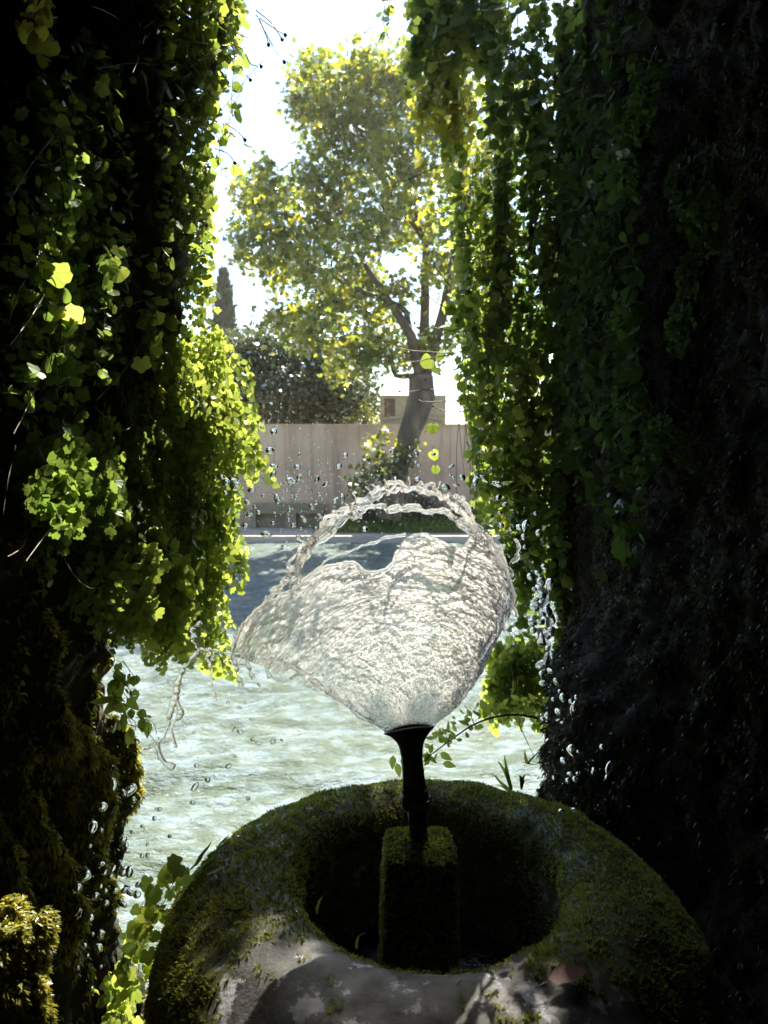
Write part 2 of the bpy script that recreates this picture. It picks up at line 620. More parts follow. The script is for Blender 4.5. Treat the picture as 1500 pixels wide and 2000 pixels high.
# bench against the wall
bl, br = P(488, 1010, 19.7)[0], P(632, 1010, 19.7)[0]
bz = P(560, 997, 19.75)[2] - T
bench = thing('stone_bench', 'low carved stone bench standing against the far wall left of the tree', 'bench', ((bl + br) / 2, 19.75, T))
bw = br - bl
mb = MB()
mb.box((0, .05, bz - .03), (bw, .5, .06))
link('seat', mb.mesh('seat', False), M['benchstone'], bench)
mb = MB()
mb.box((0, .34, bz / 2 + .09), (bw * .98, .1, bz + .16))
link('backrest', mb.mesh('backrest', False), M['benchstone'], bench)
for x, w_ in ((-bw / 2 + .1, .14), (.12, .26), (bw / 2 - .1, .14)):
    mb = MB()
    mb.box((x, .0, (bz - .06) / 2 - .001), (w_, .38, bz - .062))
    link('support', mb.mesh('support', False), M['benchstone'], bench)
for x0, x1 in ((-bw / 2 + .18, -.02), (.26, bw / 2 - .18)):
    mb = MB()
    mb.box(((x0 + x1) / 2, .1, (bz - .06) / 2 - .001), (x1 - x0 - .01, .12, bz - .062))
    p_ = link('front_panel', mb.mesh('front_panel', False), M['benchstone'], bench)
    mb = MB()
    mb.tube([((x0 + x1) / 2 - .12, .035, bz * .45), ((x0 + x1) / 2 + .12, .035, bz * .45)], .035, 6)
    link('carving', mb.mesh('carving'), M['stonetrim'], p_)


# ------------------------------------------------------------------ leaf shapes (base at origin, tip along +Y, face +Z)
def fan(outline, cup=0.15, base=(0, 0)):
    o = np.asarray(outline, float)
    r2 = (o ** 2).sum(1)
    V = np.concatenate([[[base[0], base[1], 0.0]], np.column_stack([o, cup * r2])])
    n = len(o)
    F = [[0, q + 1, q + 2] for q in range(n - 1)]
    return V, np.array(F)


def kidney(n=19, lobes=5, depth=.14, seed=0):
    rr = np.random.default_rng(seed)
    th = np.linspace(-pi * .5 + .28, pi * 1.5 - .28, n)
    a = (th + pi / 2) / (2 * pi)
    r = .52 * (1 - depth + depth * np.abs(np.cos((a * lobes) * pi + pi / 2)) * 1.6) * rr.uniform(.93, 1.07, n)
    return fan(np.column_stack([r * np.cos(th), .42 + r * np.sin(th)]), .22, (0, .12))


def pinnule(n=9, seed=0):
    rr = np.random.default_rng(seed)
    th = np.linspace(radians(32), radians(148), n)
    r = np.where(np.arange(n) % 2 == 0, .86, 1.0) * rr.uniform(.94, 1.06, n)
    r[0] = .7
    r[-1] = .7
    return fan(np.column_stack([r * np.cos(th) * 1.0, r * np.sin(th)]), .1)


def ivyleaf(seed=0):
    rr = np.random.default_rng(seed)
    o = np.array([(.08, .02), (.38, -.06), (.42, .2), (.58, .34), (.36, .52), (.3, .7), (0, 1), (-.3, .7), (-.36, .52), (-.58, .34), (-.42, .2), (-.38, -.06), (-.08, .02)])
    return fan(o + rr.normal(0, .02, o.shape), .16, (0, .25))


def ovate(seed=0, w=.3):
    o = np.array([(.0, 0), (w * .8, .2), (w, .45), (w * .6, .75), (0, 1), (-w * .6, .75), (-w, .45), (-w * .8, .2), (0, 0)])
    return fan(o, .1, (0, .4))


def palmate(seed=0):
    rr = np.random.default_rng(seed)
    o = np.array([(.05, 0), (.42, .05), (.36, .28), (.6, .55), (.26, .58), (0, 1), (-.26, .58), (-.6, .55), (-.36, .28), (-.42, .05), (-.05, 0)])
    return fan(o + rr.normal(0, .03, o.shape), .2, (0, .3))


LEAF = {'kidney': [kidney(seed=s, lobes=l) for s, l in ((1, 5), (2, 5), (3, 3), (4, 7))],
        'pinnule': [pinnule(seed=s) for s in range(3)],
        'ivy': [ivyleaf(s) for s in range(4)],
        'ovate': [ovate(w=w) for w in (.26, .33)],
        'palmate': [palmate(s) for s in range(3)]}
_leafme = {}


def leafmesh(shape, mat, name='leaf'):
    key = (shape, mat, name)
    if key not in _leafme:
        out = []
        for V, F in LEAF[shape]:
            b = MB()
            b.add(V, F, 0.0)
            me = b.mesh(name, False)
            me.materials.append(M[mat])
            out.append(me)
        _leafme[key] = out
    return _leafme[key]


def frames(n, tipdir):
    """rotation matrices (N,3,3) with columns x, y(tip), z(normal)"""
    z = nrm(n)
    y = nrm(tipdir - (tipdir * z).sum(-1, keepdims=True) * z)
    x = np.cross(y, z)
    return np.stack([x, y, z], -1)


def scatter(mb, shape, pos, rot, size):
    """joined copies of a leaf shape"""
    vs = LEAF[shape]
    pick = R.integers(0, len(vs), len(pos))
    for k, (V, F) in enumerate(vs):
        s = np.where(pick == k)[0]
        if not len(s):
            continue
        A = np.einsum('nij,vj->nvi', rot[s], V) * size[s][:, None, None] + pos[s][:, None]
        FF = (F[None] + (np.arange(len(s)) * len(V))[:, None, None]).reshape(-1, 3)
        t = np.repeat(R.uniform(0, 1, len(s)), len(V))
        mb.add(A.reshape(-1, 3), FF, t)


from mathutils import Matrix, Vector


def place_leaf(me, parent, origin, pos, rot, size, name='leaf'):
    o = bpy.data.objects.new(name, me)
    COL.objects.link(o)
    o.parent = parent
    m = np.eye(4)
    m[:3, :3] = rot * size
    m[:3, 3] = pos - origin
    o.matrix_basis = Matrix(m.tolist())
    return o


# ------------------------------------------------------------------ trees
def crown_leaves(mb, shape, c, rad, n, size, flat=.8, outward=.5, shell=.45):
    d = nrm(R.normal(size=(n, 3)))
    r = R.uniform(shell, 1, n) ** .6
    pos = c + d * (rad * r)[:, None] * np.array([1, 1, flat])
    # clump the leaves on small twigs
    tw = max(6, n // 20)
    tc = pos[R.integers(0, n, tw)]
    idx = R.integers(0, tw, n)
    pos = tc[idx] + R.normal(0, size * 1.15, (n, 3))
    nn = nrm(R.normal(size=(n, 3)) + d * outward + np.array([0, 0, .5]))
    tip = nrm(R.normal(size=(n, 3)) * .7 + d * .5 + np.array([0, 0, -.5]))
    scatter(mb, shape, pos, frames(nn, tip), size * R.uniform(.7, 1.25, n))


def limb(mb, a, b, r0, r1, sag=.1, k=6, n=7):
    t = np.linspace(0, 1, n)[:, None]
    mid = (np.asarray(a) + np.asarray(b)) / 2 + R.normal(0, sag, 3)
    p = (1 - t) ** 2 * a + 2 * t * (1 - t) * mid + t ** 2 * b
    mb.tube(p, np.linspace(r0, r1, n), k)


TY = 18.75
tree = thing('plane_tree', 'tall plane tree with a leaning trunk and yellow-green crown beside the far wall', 'tree', tuple(P(770, 1000, TY)))
to = np.array(tree.location)
mb = MB()
tk = [P(x, y, TY + dy) for x, y, dy in ((758, 1012, 0), (768, 960, 0), (780, 905, .05), (794, 860, .05), (811, 815, .1), (824, 775, .15), (822, 735, .2))]
mb.tube(np.array(tk) - to, np.array([.33, .28, .25, .26, .3, .34, .3]), 10)
link('trunk', mb.mesh('trunk'), M['bark'], tree)
fork = tk[-1]
limbs = [((822, 735), (776, 735), (766, 690)), ((822, 738), (800, 650), (745, 560), (690, 470)), ((824, 738), (832, 600), (838, 480), (800, 330)),
         ((830, 738), (868, 610), (885, 500), (880, 330)), ((822, 740), (790, 600), (690, 560), (560, 500)), ((838, 480), (740, 340), (690, 220), (660, 140)),
         ((800, 330), (770, 220), (750, 130)), ((690, 470), (600, 430), (520, 420)), ((868, 610), (930, 560), (980, 470))]
for i, L in enumerate(limbs):
    pts = np.array([P(x, y, TY + .2 + (0 if j == 0 else R.uniform(-.8, .8))) for j, (x, y) in enumerate(L)])
    tt = np.linspace(0, len(L) - 1, 5 * len(L))
    pp = np.stack([np.interp(tt, np.arange(len(L)), pts[:, k]) for k in range(3)], 1)
    pp += np.cumsum(R.normal(0, .02, pp.shape), 0) * (np.linspace(0, 1, len(pp))[:, None])
    r0 = .15 if i in (1, 2, 3) else .09
    b2 = MB()
    b2.tube(pp - to, np.linspace(r0, r0 * .35, len(pp)), 7)
    link('limb', b2.mesh('limb'), M['bark'], tree)
blobs = [(640, 150, 52), (600, 190, 42), (690, 160, 50), (740, 180, 50), (770, 130, 45), (640, 230, 55), (700, 250, 60), (760, 250, 60), (600, 140, 28), (725, 115, 26),
         (640, 300, 48), (700, 340, 65), (770, 340, 65), (840, 300, 60), (820, 180, 50), (880, 220, 60), (660, 400, 60), (730, 430, 65), (800, 430, 60),
         (490, 360, 32), (520, 400, 45), (570, 390, 45), (610, 350, 35), (490, 440, 35), (500, 500, 38), (550, 470, 48), (600, 460, 50), (560, 530, 38), (520, 350, 28),
         (640, 510, 55), (700, 530, 52), (620, 580, 45), (680, 600, 50), (580, 640, 40), (640, 650, 45), (690, 680, 42), (740, 640, 50), (735, 700, 38), (560, 620, 28),
         (880, 420, 55), (900, 530, 50), (870, 660, 36), (790, 690, 32), (850, 520, 26), (930, 330, 70), (960, 460, 60), (960, 620, 55), (660, 720, 22), (780, 570, 26), (1000, 240, 70)]
crown = MB()
for (x, y, r) in blobs:
    c = P(x, y, TY + R.uniform(-1.6, 1.4)) - to
    rad = r / 1500 * TY
    crown_leaves(crown, 'palmate', c, rad, int(90 + 350 * (rad / .7) ** 2), .155, .85)
link('crown', crown.mesh('crown', False), M['plane'], tree, kind='stuff')
# low shoots on the trunk
sh = MB()
shg = MB()
for (x, y, r) in ((745, 860, 14), (735, 885, 16), (760, 905, 18), (720, 920, 16), (745, 930, 18), (700, 940, 14), (780, 880, 16), (800, 870, 13), (780, 915, 10)):
    c = P(x, y, TY - .35 + R.uniform(-.2, .2)) - to
    crown_leaves(sh if y < 890 else shg, 'palmate', c, r / 1500 * TY * 1.2, 45 if y < 890 else 90, .12, .7)
link('low_shoots', sh.mesh('low_shoots', False), M['plane'], tree, kind='stuff')
link('low_shoots', shg.mesh('low_shoots', False), M['oak'], tree, kind='stuff')


def bushy_tree(name, label, cat, base, blobs, Yd, mat, leaf, shape, dens, group=None, depth=1.2):
    t = thing(name, label, cat, base, group)
    b0 = np.array(base)
    tr = MB()
    top = P(blobs[0][0], blobs[0][1], Yd)
    limb(tr, np.zeros(3), top - b0, .2, .06, .1)
    for (x, y, r) in blobs[1:6]:
        limb(tr, (top - b0) * .45, P(x, y, Yd) - b0, .09, .03, .15, 5)
    link('trunk', tr.mesh('trunk'), M['darkbark'], t)
    cr = MB()
    for (x, y, r) in blobs:
        rad = r / 1500 * Yd
        crown_leaves(cr, shape, P(x, y, Yd + R.uniform(-depth, depth)) - b0, rad, int(dens * rad * rad) + 30, leaf, .9)
    link('crown', cr.mesh('crown', False), mat, t, kind='stuff')
    return t


bushy_tree('evergreen_oak', 'dark grey-green rounded evergreen oak rising behind the far wall below the cypress', 'tree', tuple(P(500, 880, 24) * np.array([1, 1, 0]) + np.array([0, 0, T])),
           [(500, 740, 62), (455, 770, 50), (540, 700, 50), (480, 800, 45), (545, 780, 60), (510, 680, 30), (450, 700, 40), (590, 740, 50), (600, 800, 50)], 24, M['oak'], .16, 'ovate', 2600)
bushy_tree('evergreen_oak', 'second dark evergreen oak behind the far wall, between the first oak and the brick pier', 'tree', tuple(P(680, 880, 23.5) * np.array([1, 1, 0]) + np.array([0, 0, T])),
           [(660, 750, 55), (620, 710, 45), (700, 790, 40), (640, 800, 45), (600, 760, 40), (690, 745, 40), (580, 690, 28)], 23.5, M['oak'], .16, 'ovate', 2600)
bushy_tree('hazy_tree', 'pale thin-leaved tree with sky showing through just right of the cypress foot', 'tree', tuple(P(490, 880, 30) * np.array([1, 1, 0]) + np.array([0, 0, T])),
           [(490, 665, 35), (520, 640, 26), (470, 690, 30), (540, 660, 26), (450, 660, 25), (505, 700, 30)], 30, M['oak'], .16, 'ovate', 420)
bushy_tree('yellow_shrub', 'sunlit yellow-green shrub peeping over the far wall beside the brick pier', 'shrub', tuple(P(710, 880, 22) * np.array([1, 1, 0]) + np.array([0, 0, T])),
           [(712, 815, 22), (735, 822, 16), (690, 828, 16)], 22, M['plane'], .1, 'ovate', 1600, depth=.2)
bushy_tree('garden_tree', 'leafy green tree beyond the far wall seen through gaps in the right-hand ivy', 'tree', tuple(P(1010, 880, 27) * np.array([1, 1, 0]) + np.array([0, 0, T])),
           [(1000, 640, 60), (960, 720, 60), (1060, 700, 70), (1000, 790, 60), (1090, 800, 60), (940, 800, 50), (1150, 760, 60)], 27, M['plane'], .16, 'palmate', 120)

cyp = thing('cypress', 'slim grey-green cypress spire standing alone against the sky at left', 'tree', tuple(P(443, 880, 45) * np.array([1, 1, 0]) + np.array([0, 0, T])))
c0 = np.array(cyp.location)
ztip, zb = P(446, 533, 45)[2], T
mb = MB()
mb.tube([(0, 0, 0), (0, 0, ztip - T - 1)], [.25, .04], 6)
link('trunk', mb.mesh('trunk'), M['darkbark'], cyp)
mb = MB()
n = 5200
tz = R.uniform(0, 1, n)
prof = np.interp(tz, [0, .3, .6, .8, .93, 1], [1.05, 1.15, 1.0, .75, .38, .06])
az = R.uniform(0, 2 * pi, n)
lump = .8 + .35 * vnoise(np.stack([np.cos(az) * 2.2, np.sin(az) * 2.2, tz * 18], -1), 3)
rr = prof * .78 * lump * R.uniform(.6, 1, n)
pos = np.stack([np.cos(az) * rr, np.sin(az) * rr, 1 + tz * (ztip - T - 1)], -1)
nn = nrm(np.stack([np.cos(az), np.sin(az), R.normal(0, .3, n)], -1) + R.normal(0, .4, (n, 3)))
scatter(mb, 'ovate', pos, frames(nn, np.array([0, 0, 1.0]) + R.normal(0, .2, (n, 3))), R.uniform(.28, .5, n))
link('crown', mb.mesh('crown', False), M['cypress'], cyp, kind='stuff')

# pine added behind the wall to shade the basin, crown out of view
fS, uS = 20.0, .42
px_, py_ = uS * cos(SUN_AZ) + fS * sin(SUN_AZ), fS * cos(SUN_AZ) - uS * sin(SUN_AZ)
zt = (.235 + (fS - .36) * sin(SUN_EL)) / cos(SUN_EL) + .4
pine = thing('added_shade_pine', 'tall unseen pine added beyond the far wall to shade the basin', 'tree', (px_ + 3.2, py_ + 1.9, T))
PO = np.array([-3.2, -1.0, 0])
mb = MB()
mb.tube([(0, 0, 0), (.15, .1, 5), (-.5, -.3, 12.5), (-2.2, -1.5, zt - 3.6), (-3.2, -1.9, zt - 1.4)], [.24, .2, .17, .12, .08], 8)
for q_ in range(7):
    an = q_ * .9
    limb(mb, np.array([-2.6, -1.6, zt - 2.4]), PO + np.array([1.1 * cos(an), -.9 + .25 * sin(an), zt - .7 - T]), .07, .03)
link('trunk', mb.mesh('trunk'), M['darkbark'], pine)
mb = MB()
for q_ in range(110):
    xo = R.uniform(-1.15, 1.35) if q_ < 76 else R.uniform(-.4, .45)
    zc = ((.2 if q_ < 76 else .3) - .16 + fS * sin(SUN_EL)) / cos(SUN_EL) - (R.uniform(0, .55) if q_ < 76 else R.uniform(0, .3)) - T
    crown_leaves(mb, 'ovate', PO + np.array([xo, -.9 + R.uniform(-.05, .05), zc]), .13, 62, .06, .9, shell=.2)
link('crown', mb.mesh('crown', False), M['oak'], pine, kind='stuff')

# ground cover slope and dark shrub by the trunk
mb = MB()
n = 5500
a0, a1 = P(615, 1030, 18.9)[0], P(1010, 1030, 18.9)[0]
x = R.uniform(a0, a1, n)
y = R.uniform(18.5, 20.05, n)
hgt = T + (y - 18.45) / 1.6 * .42 * np.clip((x - a0) / 1.2, .1, 1) * (.7 + .5 * vnoise(np.stack([x * 2, y * 2, x * 0], -1), 4))
pos = np.stack([x, y, hgt + R.uniform(-.05, .03, n)], -1)
scatter(mb, 'ovate', pos, frames(nrm(R.normal(0, .5, (n, 3)) + np.array([0, -.4, .9])), R.normal(size=(n, 3))), R.uniform(.08, .14, n))
link('ground_cover', mb.mesh('ground_cover', False), M['ivy'], kind='stuff')
gx, gy = np.meshgrid(np.linspace(a0, a1, 40), np.linspace(18.47, 20.15, 10), indexing='ij')
gz = T + .004 + (gy - 18.47) / 1.6 * .36 * np.clip((gx - a0) / 1.2, 0, 1)
mb = MB()
mb.add(np.stack([gx, gy, gz], -1), grid_faces(40, 10))
link('planted_bank', mb.mesh('planted_bank'), M['soil'], kind='structure')
bushy_tree('clipped_shrub', 'dark rounded shrub at the foot of the far wall just right of the leaning trunk', 'shrub', tuple(P(830, 1010, 19.6)),
           [(825, 975, 28), (850, 985, 24), (810, 960, 18), (800, 985, 24), (865, 1000, 18)], 19.6, M['oak'], .07, 'ovate', 2500, depth=.12)
bushy_tree('low_shrub', 'loose green shrub in front of the far wall left of the leaning trunk', 'shrub', tuple(P(705, 1010, 19.5)),
           [(700, 965, 20), (730, 975, 24), (755, 985, 22), (720, 990, 20)], 19.5, M['oak'], .08, 'ovate', 1500, depth=.15)


# ------------------------------------------------------------------ grotto rock
def catmull(cp, n):
    cp = np.asarray(cp, float)
    d = np.concatenate([[0], np.cumsum(np.linalg.norm(np.diff(cp, axis=0), axis=1))])
    t = np.linspace(0, d[-1], n * 6)
    i = np.clip(np.searchsorted(d, t, side='right') - 1, 0, len(cp) - 2)
    u = ((t - d[i]) / (d[i + 1] - d[i]))[:, None]
    p0, p1, p2, p3 = cp[np.maximum(i - 1, 0)], cp[i], cp[i + 1], cp[np.minimum(i + 2, len(cp) - 1)]
    p = .5 * (2 * p1 + (p2 - p0) * u + (2 * p0 - 5 * p1 + 4 * p2 - p3) * u ** 2 + (3 * p1 - p0 - 3 * p2 + p3) * u ** 3)
    return p


def rock_surface(plan, weights, shift, nz, z0, z1, seed, ridge=.06):
    """a standing rock face: plan curve (x, y) swept in height; denser where weights say; shift(z, s) moves it in plan"""
    c = catmull(plan, 400)
    seg = np.concatenate([[0], np.cumsum(np.linalg.norm(np.diff(c, axis=0), axis=1))])
    dens = np.interp(c[:, 1], weights[0], weights[1])
    cum = np.concatenate([[0], np.cumsum(np.diff(seg) * (dens[1:] + dens[:-1]) / 2)])
    nu = int(cum[-1])
    si = np.interp(np.linspace(0, cum[-1], nu), cum, seg)
    cx = np.interp(si, seg, c[:, 0])
    cyy = np.interp(si, seg, c[:, 1])
    tx, ty = np.gradient(cx, si), np.gradient(cyy, si)
    nl = np.hypot(tx, ty)
    nx, ny = -ty / nl, tx / nl          # to the left of the walking direction
    zz = np.linspace(z0, z1, nz)
    Xg = np.repeat(cx[:, None], nz, 1)
    Yg = np.repeat(cyy[:, None], nz, 1)
    Zg = np.repeat(zz[None], nu, 0)
    off = shift(Zg, Yg)
    q = np.stack([Xg, Yg, Zg], -1)
    s = np.repeat(si[:, None], nz, 1)
    big = (fbm(q * np.array([1.6, 1.6, 1.1]), 4, seed) - .5) * .2
    warp = fbm(q * 2.2, 3, seed + 5) * 1.1
    fl = np.stack([(s + Zg * .22) * 9 + warp * 3.2, Zg * 1.5, s * 0], -1)
    rid = 1 - np.abs(2 * fbm(fl, 3, seed + 9) - 1) * 2.2
    med = rid * ridge + (fbm(q * 11, 3, seed + 2) - .5) * .06 + (np.abs(2 * fbm(q * 8.3, 3, seed + 6) - 1) - .2) * .06
    fine = (fbm(q * np.array([38, 38, 16]), 3, seed + 3) - .5) * .05
    D = big + med + fine + off
    Vx = Xg + nx[:, None] * D
    Vy = Yg + ny[:, None] * D
    Vz = Zg + (fbm(q * 6, 2, seed + 4) - .5) * .05
    V = np.stack([Vx, Vy, Vz], -1)
    return V, np.stack([np.repeat(nx[:, None], nz, 1), np.repeat(ny[:, None], nz, 1), 0 * Zg], -1), med + fine


def surf_samples(V, n, keep=None):
    """random points and normals on a grid surface; keep(pos, nrm, u, v) -> probability"""
    nu, nv = V.shape[:2]
    A = np.linalg.norm(np.cross(V[1:, :-1] - V[:-1, :-1], V[:-1, 1:] - V[:-1, :-1]), axis=-1)
    C = np.cumsum(A.ravel())
    k = np.searchsorted(C, R.uniform(0, C[-1], n))
    k = np.minimum(k, A.size - 1)
    iu, iv = np.unravel_index(k, A.shape)
    a, b = R.uniform(0, 1, (2, n, 1))
    p = V[iu, iv] * (1 - a) * (1 - b) + V[iu + 1, iv] * a * (1 - b) + V[iu, iv + 1] * (1 - a) * b + V[iu + 1, iv + 1] * a * b
    nn = nrm(np.cross(V[iu + 1, iv] - V[iu, iv], V[iu, iv + 1] - V[iu, iv]))
    return p, nn, iu, iv


def tufts(mb, pos, n, length, width, blades=4, droop=.6, spread=.8, lift=.5, tint=None):
    """small moss shoots: each a few two-triangle blades that leave the surface and droop"""
    N = len(pos)
    tt = R.uniform(0, 1, N) if tint is None else tint
    for b in range(blades):
        d = nrm(n * lift + R.normal(0, spread * .6, (N, 3)))
        L = (length * R.uniform(.55, 1.3, N))[:, None]
        mid = pos + d * L * .55
        tip = mid + nrm(d + np.array([0, 0, -droop])) * L * .55
        sd = nrm(np.cross(d, R.normal(size=(N, 3)))) * (width * R.uniform(.7, 1.3, N))[:, None]
        base = pos - n * L * .1
        V = np.stack([base - sd * .5, base + sd * .5, mid + sd * .6, mid - sd * .6, tip], 1)
        k = (np.arange(N) * 5)[:, None]
        F = np.concatenate([k + np.array([[0, 1, 2]]), k + np.array([[0, 2, 3]]), k + np.array([[3, 2, 4]])])
        mb.add(V.reshape(-1, 3), F, np.repeat((tt + R.uniform(-.1, .1, N)) % 1, 5))


# left face: walk from behind the viewer forward, then away to the left; rock is on the left, its face to the right (-left normal)
zS = [-.4, .6, 1.2, 1.5, 1.8, 2.05, 2.3, 2.7, 3.2, 3.8, 4.8]
offL = [.0, .0, .0, .025, .045, .07, .10, .15, .17, .17, .17]
planL = [(-.95, -3.0), (-.9, -1.2), (-.78, 0), (-.70, .7), (-.67, 1.2), (-.66, 1.6), (-.66, 1.85), (-.78, 2.05), (-1.1, 2.2), (-2.0, 2.4), (-4.5, 2.6), (-9, 3.2)]
VL, NL, medL = rock_surface(planL, ([-3, 0, .6, 2.2, 2.6, 3.2], [10, 16, 95, 95, 22, 8]), lambda z, y: -np.interp(z, zS, offL) * np.clip((y - 1.25) / .6, 0, 1), 340, -.4, 4.8, 21, .085)
rockL = thing('grotto_rock', 'dark tufa rock face of the grotto on the left, its foot furred with moss', 'rock', (-.8, 1.6, 0))
oL = np.array(rockL.location)
mb = MB()
mb.add(VL - oL, grid_faces(*VL.shape[:2]))
link('rock_face', mb.mesh('rock_face'), M['mossrock'], rockL)
sel = np.where((VL[:, 60, 1] > .6) & (VL[:, 60, 1] < 2.12) & (VL[:, 60, 0] > -1.0))[0]
a0_, a1_, b1_ = sel.min(), sel.max() + 1, 192
p, nn, iu, iv = surf_samples(VL[a0_:a1_, :b1_], 120000)
mm = -medL[a0_:a1_, :b1_][iu, iv]
ns = fbm(p * np.array([5, 5, 3.2]), 3, 77)
keep = (p[:, 1] > .55) & (p[:, 1] < 2.15) & (p[:, 2] < 2.55) & (R.uniform(0, 1, len(p)) < np.clip((mm + .03) * 14 + (ns - .46) * 3.4, 0.03, 1) * np.clip((2.6 - p[:, 2]) / .5, .05, 1))
mb = MB()
tufts(mb, p[keep] - oL, -nn[keep] if (nn[:, 0].mean() < 0) else nn[keep], .017, .004, 3, 1.2, .8, .5)
link('moss', mb.mesh('moss', False), M['moss'], rockL, kind='stuff')
print('moss left', keep.sum())

zR = [-.4, .6, 1.2, 1.5, 1.62, 1.75, 1.9, 2.1, 4.8]
offR = [.27, .27, .27, .25, .22, .13, .04, .0, .0]
planR = [(9, 4.6), (4.5, 4.2), (2.0, 4.0), (1.2, 3.85), (.9, 3.6), (.79, 3.3), (.75, 2.9), (.73, 2.4), (.73, 2.0), (.78, 1.6), (.9, 1.1), (1.02, .5), (1.1, -.6), (1.2, -3.0)]
VR, NR, medR = rock_surface(planR, ([-3, 0, .9, 3.3, 3.8, 4.6], [10, 18, 80, 80, 22, 8]), lambda z, y: -np.interp(z, zR, offR) * np.exp(-((y - 2.2) / .42) ** 4), 330, -.4, 4.8, 53, .012)
rockR = thing('grotto_rock', 'black wet tufa rock face of the grotto on the right behind the basin', 'rock', (.8, 1.8, 0))
oR = np.array(rockR.location)
mb = MB()
mb.add(VR - oR, grid_faces(*VR.shape[:2]))
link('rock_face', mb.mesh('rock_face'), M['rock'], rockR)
sel = np.where((VR[:, 150, 1] > .9) & (VR[:, 150, 1] < 3.5) & (VR[:, 150, 0] < 1.15))[0]
a0_, a1_, b1_ = sel.min(), sel.max() + 1, 300
p, nn, iu, iv = surf_samples(VR[a0_:a1_, 70:b1_], 170000)
ns = fbm(p * np.array([4, 4, 2.4]), 3, 31)
keep = (p[:, 1] > .8) & (p[:, 1] < 3.5) & (R.uniform(0, 1, len(p)) < np.clip((-medR[a0_:a1_, 70:b1_][iu, iv] + .02) * 14 + (ns - .46) * 2.6, 0.16, 1))
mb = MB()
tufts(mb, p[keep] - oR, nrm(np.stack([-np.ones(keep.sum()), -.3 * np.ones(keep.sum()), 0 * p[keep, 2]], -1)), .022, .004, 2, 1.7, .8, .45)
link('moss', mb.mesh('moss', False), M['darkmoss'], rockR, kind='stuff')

# floor, ceiling and back of the grotto (unseen, they keep it dark)
gx, gy = np.meshgrid(np.linspace(-2.6, 2.6, 40), np.linspace(-3.2, 2.35, 40), indexing='ij')
gz = 4.4 + (fbm(np.stack([gx, gy, gx * 0], -1) * 1.5, 4, 3) - .5) * .7 - .35 * (gy > 1.9)
mb = MB()
mb.add(np.stack([gx, gy, gz], -1), grid_faces(40, 40))
mb.add(np.stack([gx, gy, gz * 0 + 5.2], -1), grid_faces(40, 40))
link('grotto_ceiling', mb.mesh('grotto_ceiling'), M['rock'], kind='structure')
mb = MB()
bx, bz = np.meshgrid(np.linspace(-2.6, 2.6, 40), np.linspace(-.4, 5.0, 40), indexing='ij')
mb.add(np.stack([bx, -2.9 + (fbm(np.stack([bx, bz, bx * 0], -1) * 1.5, 4, 8) - .5) * .5, bz], -1), grid_faces(40, 40))
link('grotto_back_wall', mb.mesh('grotto_back_wall'), M['rock'], kind='structure')
gx, gy = np.meshgrid(np.linspace(-2.6, 2.6, 60), np.linspace(-3.2, 2.25, 60), indexing='ij')
gz = .72 + (fbm(np.stack([gx, gy, gx * 0], -1) * 3, 4, 13) - .5) * .16 - np.clip((gy - 1.95) / .3, 0, 1) * .95
mb = MB()
mb.add(np.stack([gx, gy, gz], -1), grid_faces(60, 60))
link('grotto_floor', mb.mesh('grotto_floor'), M['rock'], kind='structure')

# a mossy boulder at the lower left
bc = P(5, 1930, 1.02)
boul = thing('mossy_boulder', 'small round boulder covered in bright moss in the lower left corner', 'boulder', tuple(bc))
u, v = np.meshgrid(np.linspace(.02, pi - .02, 40), np.linspace(0, 2 * pi, 60), indexing='ij')
Bd = np.stack([np.sin(u) * np.cos(v), np.sin(u) * np.sin(v), np.cos(u)], -1)
Bv = Bd * (.05 + .045 * (fbm(Bd * 1.7, 4, 4)[..., None] - .5) * 2) * np.array([1.1, 1, 1.7])
mb = MB()
mb.add(Bv, grid_faces(40, 60))
link('stone', mb.mesh('stone'), M['mossrock'], boul)
p, nn, iu, iv = surf_samples(Bv, 3500)
mb = MB()
tufts(mb, p, nrm(p), .013, .004, 4, .9, .8, .6)
link('moss', mb.mesh('moss', False), M['moss'], boul, kind='stuff')

# ------------------------------------------------------------------ stone basin with plinth and nozzle
BC = np.array([0.085, 1.345, 1.512])
prof = np.array([(.16, -.42), (.225, -.36), (.23, -.27), (.233, -.18), (.237, -.1), (.243, -.05), (.253, -.015), (.27, .004), (.292, .013), (.317, .016), (.346, .013), (.376, .004),
                 (.407, -.012), (.437, -.035), (.463, -.066), (.48, -.1), (.488, -.14), (.485, -.2), (.46, -.3), (.41, -.4), (.33, -.5), (.26, -.62), (.25, -.86)])
dd = np.concatenate([[0], np.cumsum(np.linalg.norm(np.diff(prof, axis=0), axis=1))])
tt = np.linspace(0, dd[-1], 150)
pf = catmull(prof, 150)
pd = np.concatenate([[0], np.cumsum(np.linalg.norm(np.diff(pf, axis=0), axis=1))])
sI = np.linspace(0, pd[-1], 140)
pr_ = np.interp(sI, pd, pf[:, 0])
pz_ = np.interp(sI, pd, pf[:, 1])
NA = 330
th = np.linspace(0, 2 * pi, NA + 1)[:-1]
Rg = np.repeat(pr_[:, None], NA, 1)
Zg = np.repeat(pz_[:, None], NA, 1)
C_, S_ = np.cos(th)[None], np.sin(th)[None]
q = np.stack([Rg * C_, Rg * S_, Zg], -1)
tn = np.stack([np.gradient(pz_), -np.gradient(pr_)], -1)
tn = nrm(tn)                                   # outward (r, z): to the right of increasing path -> up on the top
tn = np.where((tn[:, 1:2] < 0) & (pr_[:, None] < .3) & (pz_[:, None] > -.02), -tn, tn)
tn = -np.stack([np.gradient(pz_), -np.gradient(pr_)], -1)
tn = nrm(tn)
dsp = (fbm(q * 5, 3, 91) - .5) * .018 + (fbm(q * 18, 3, 92) - .5) * .012
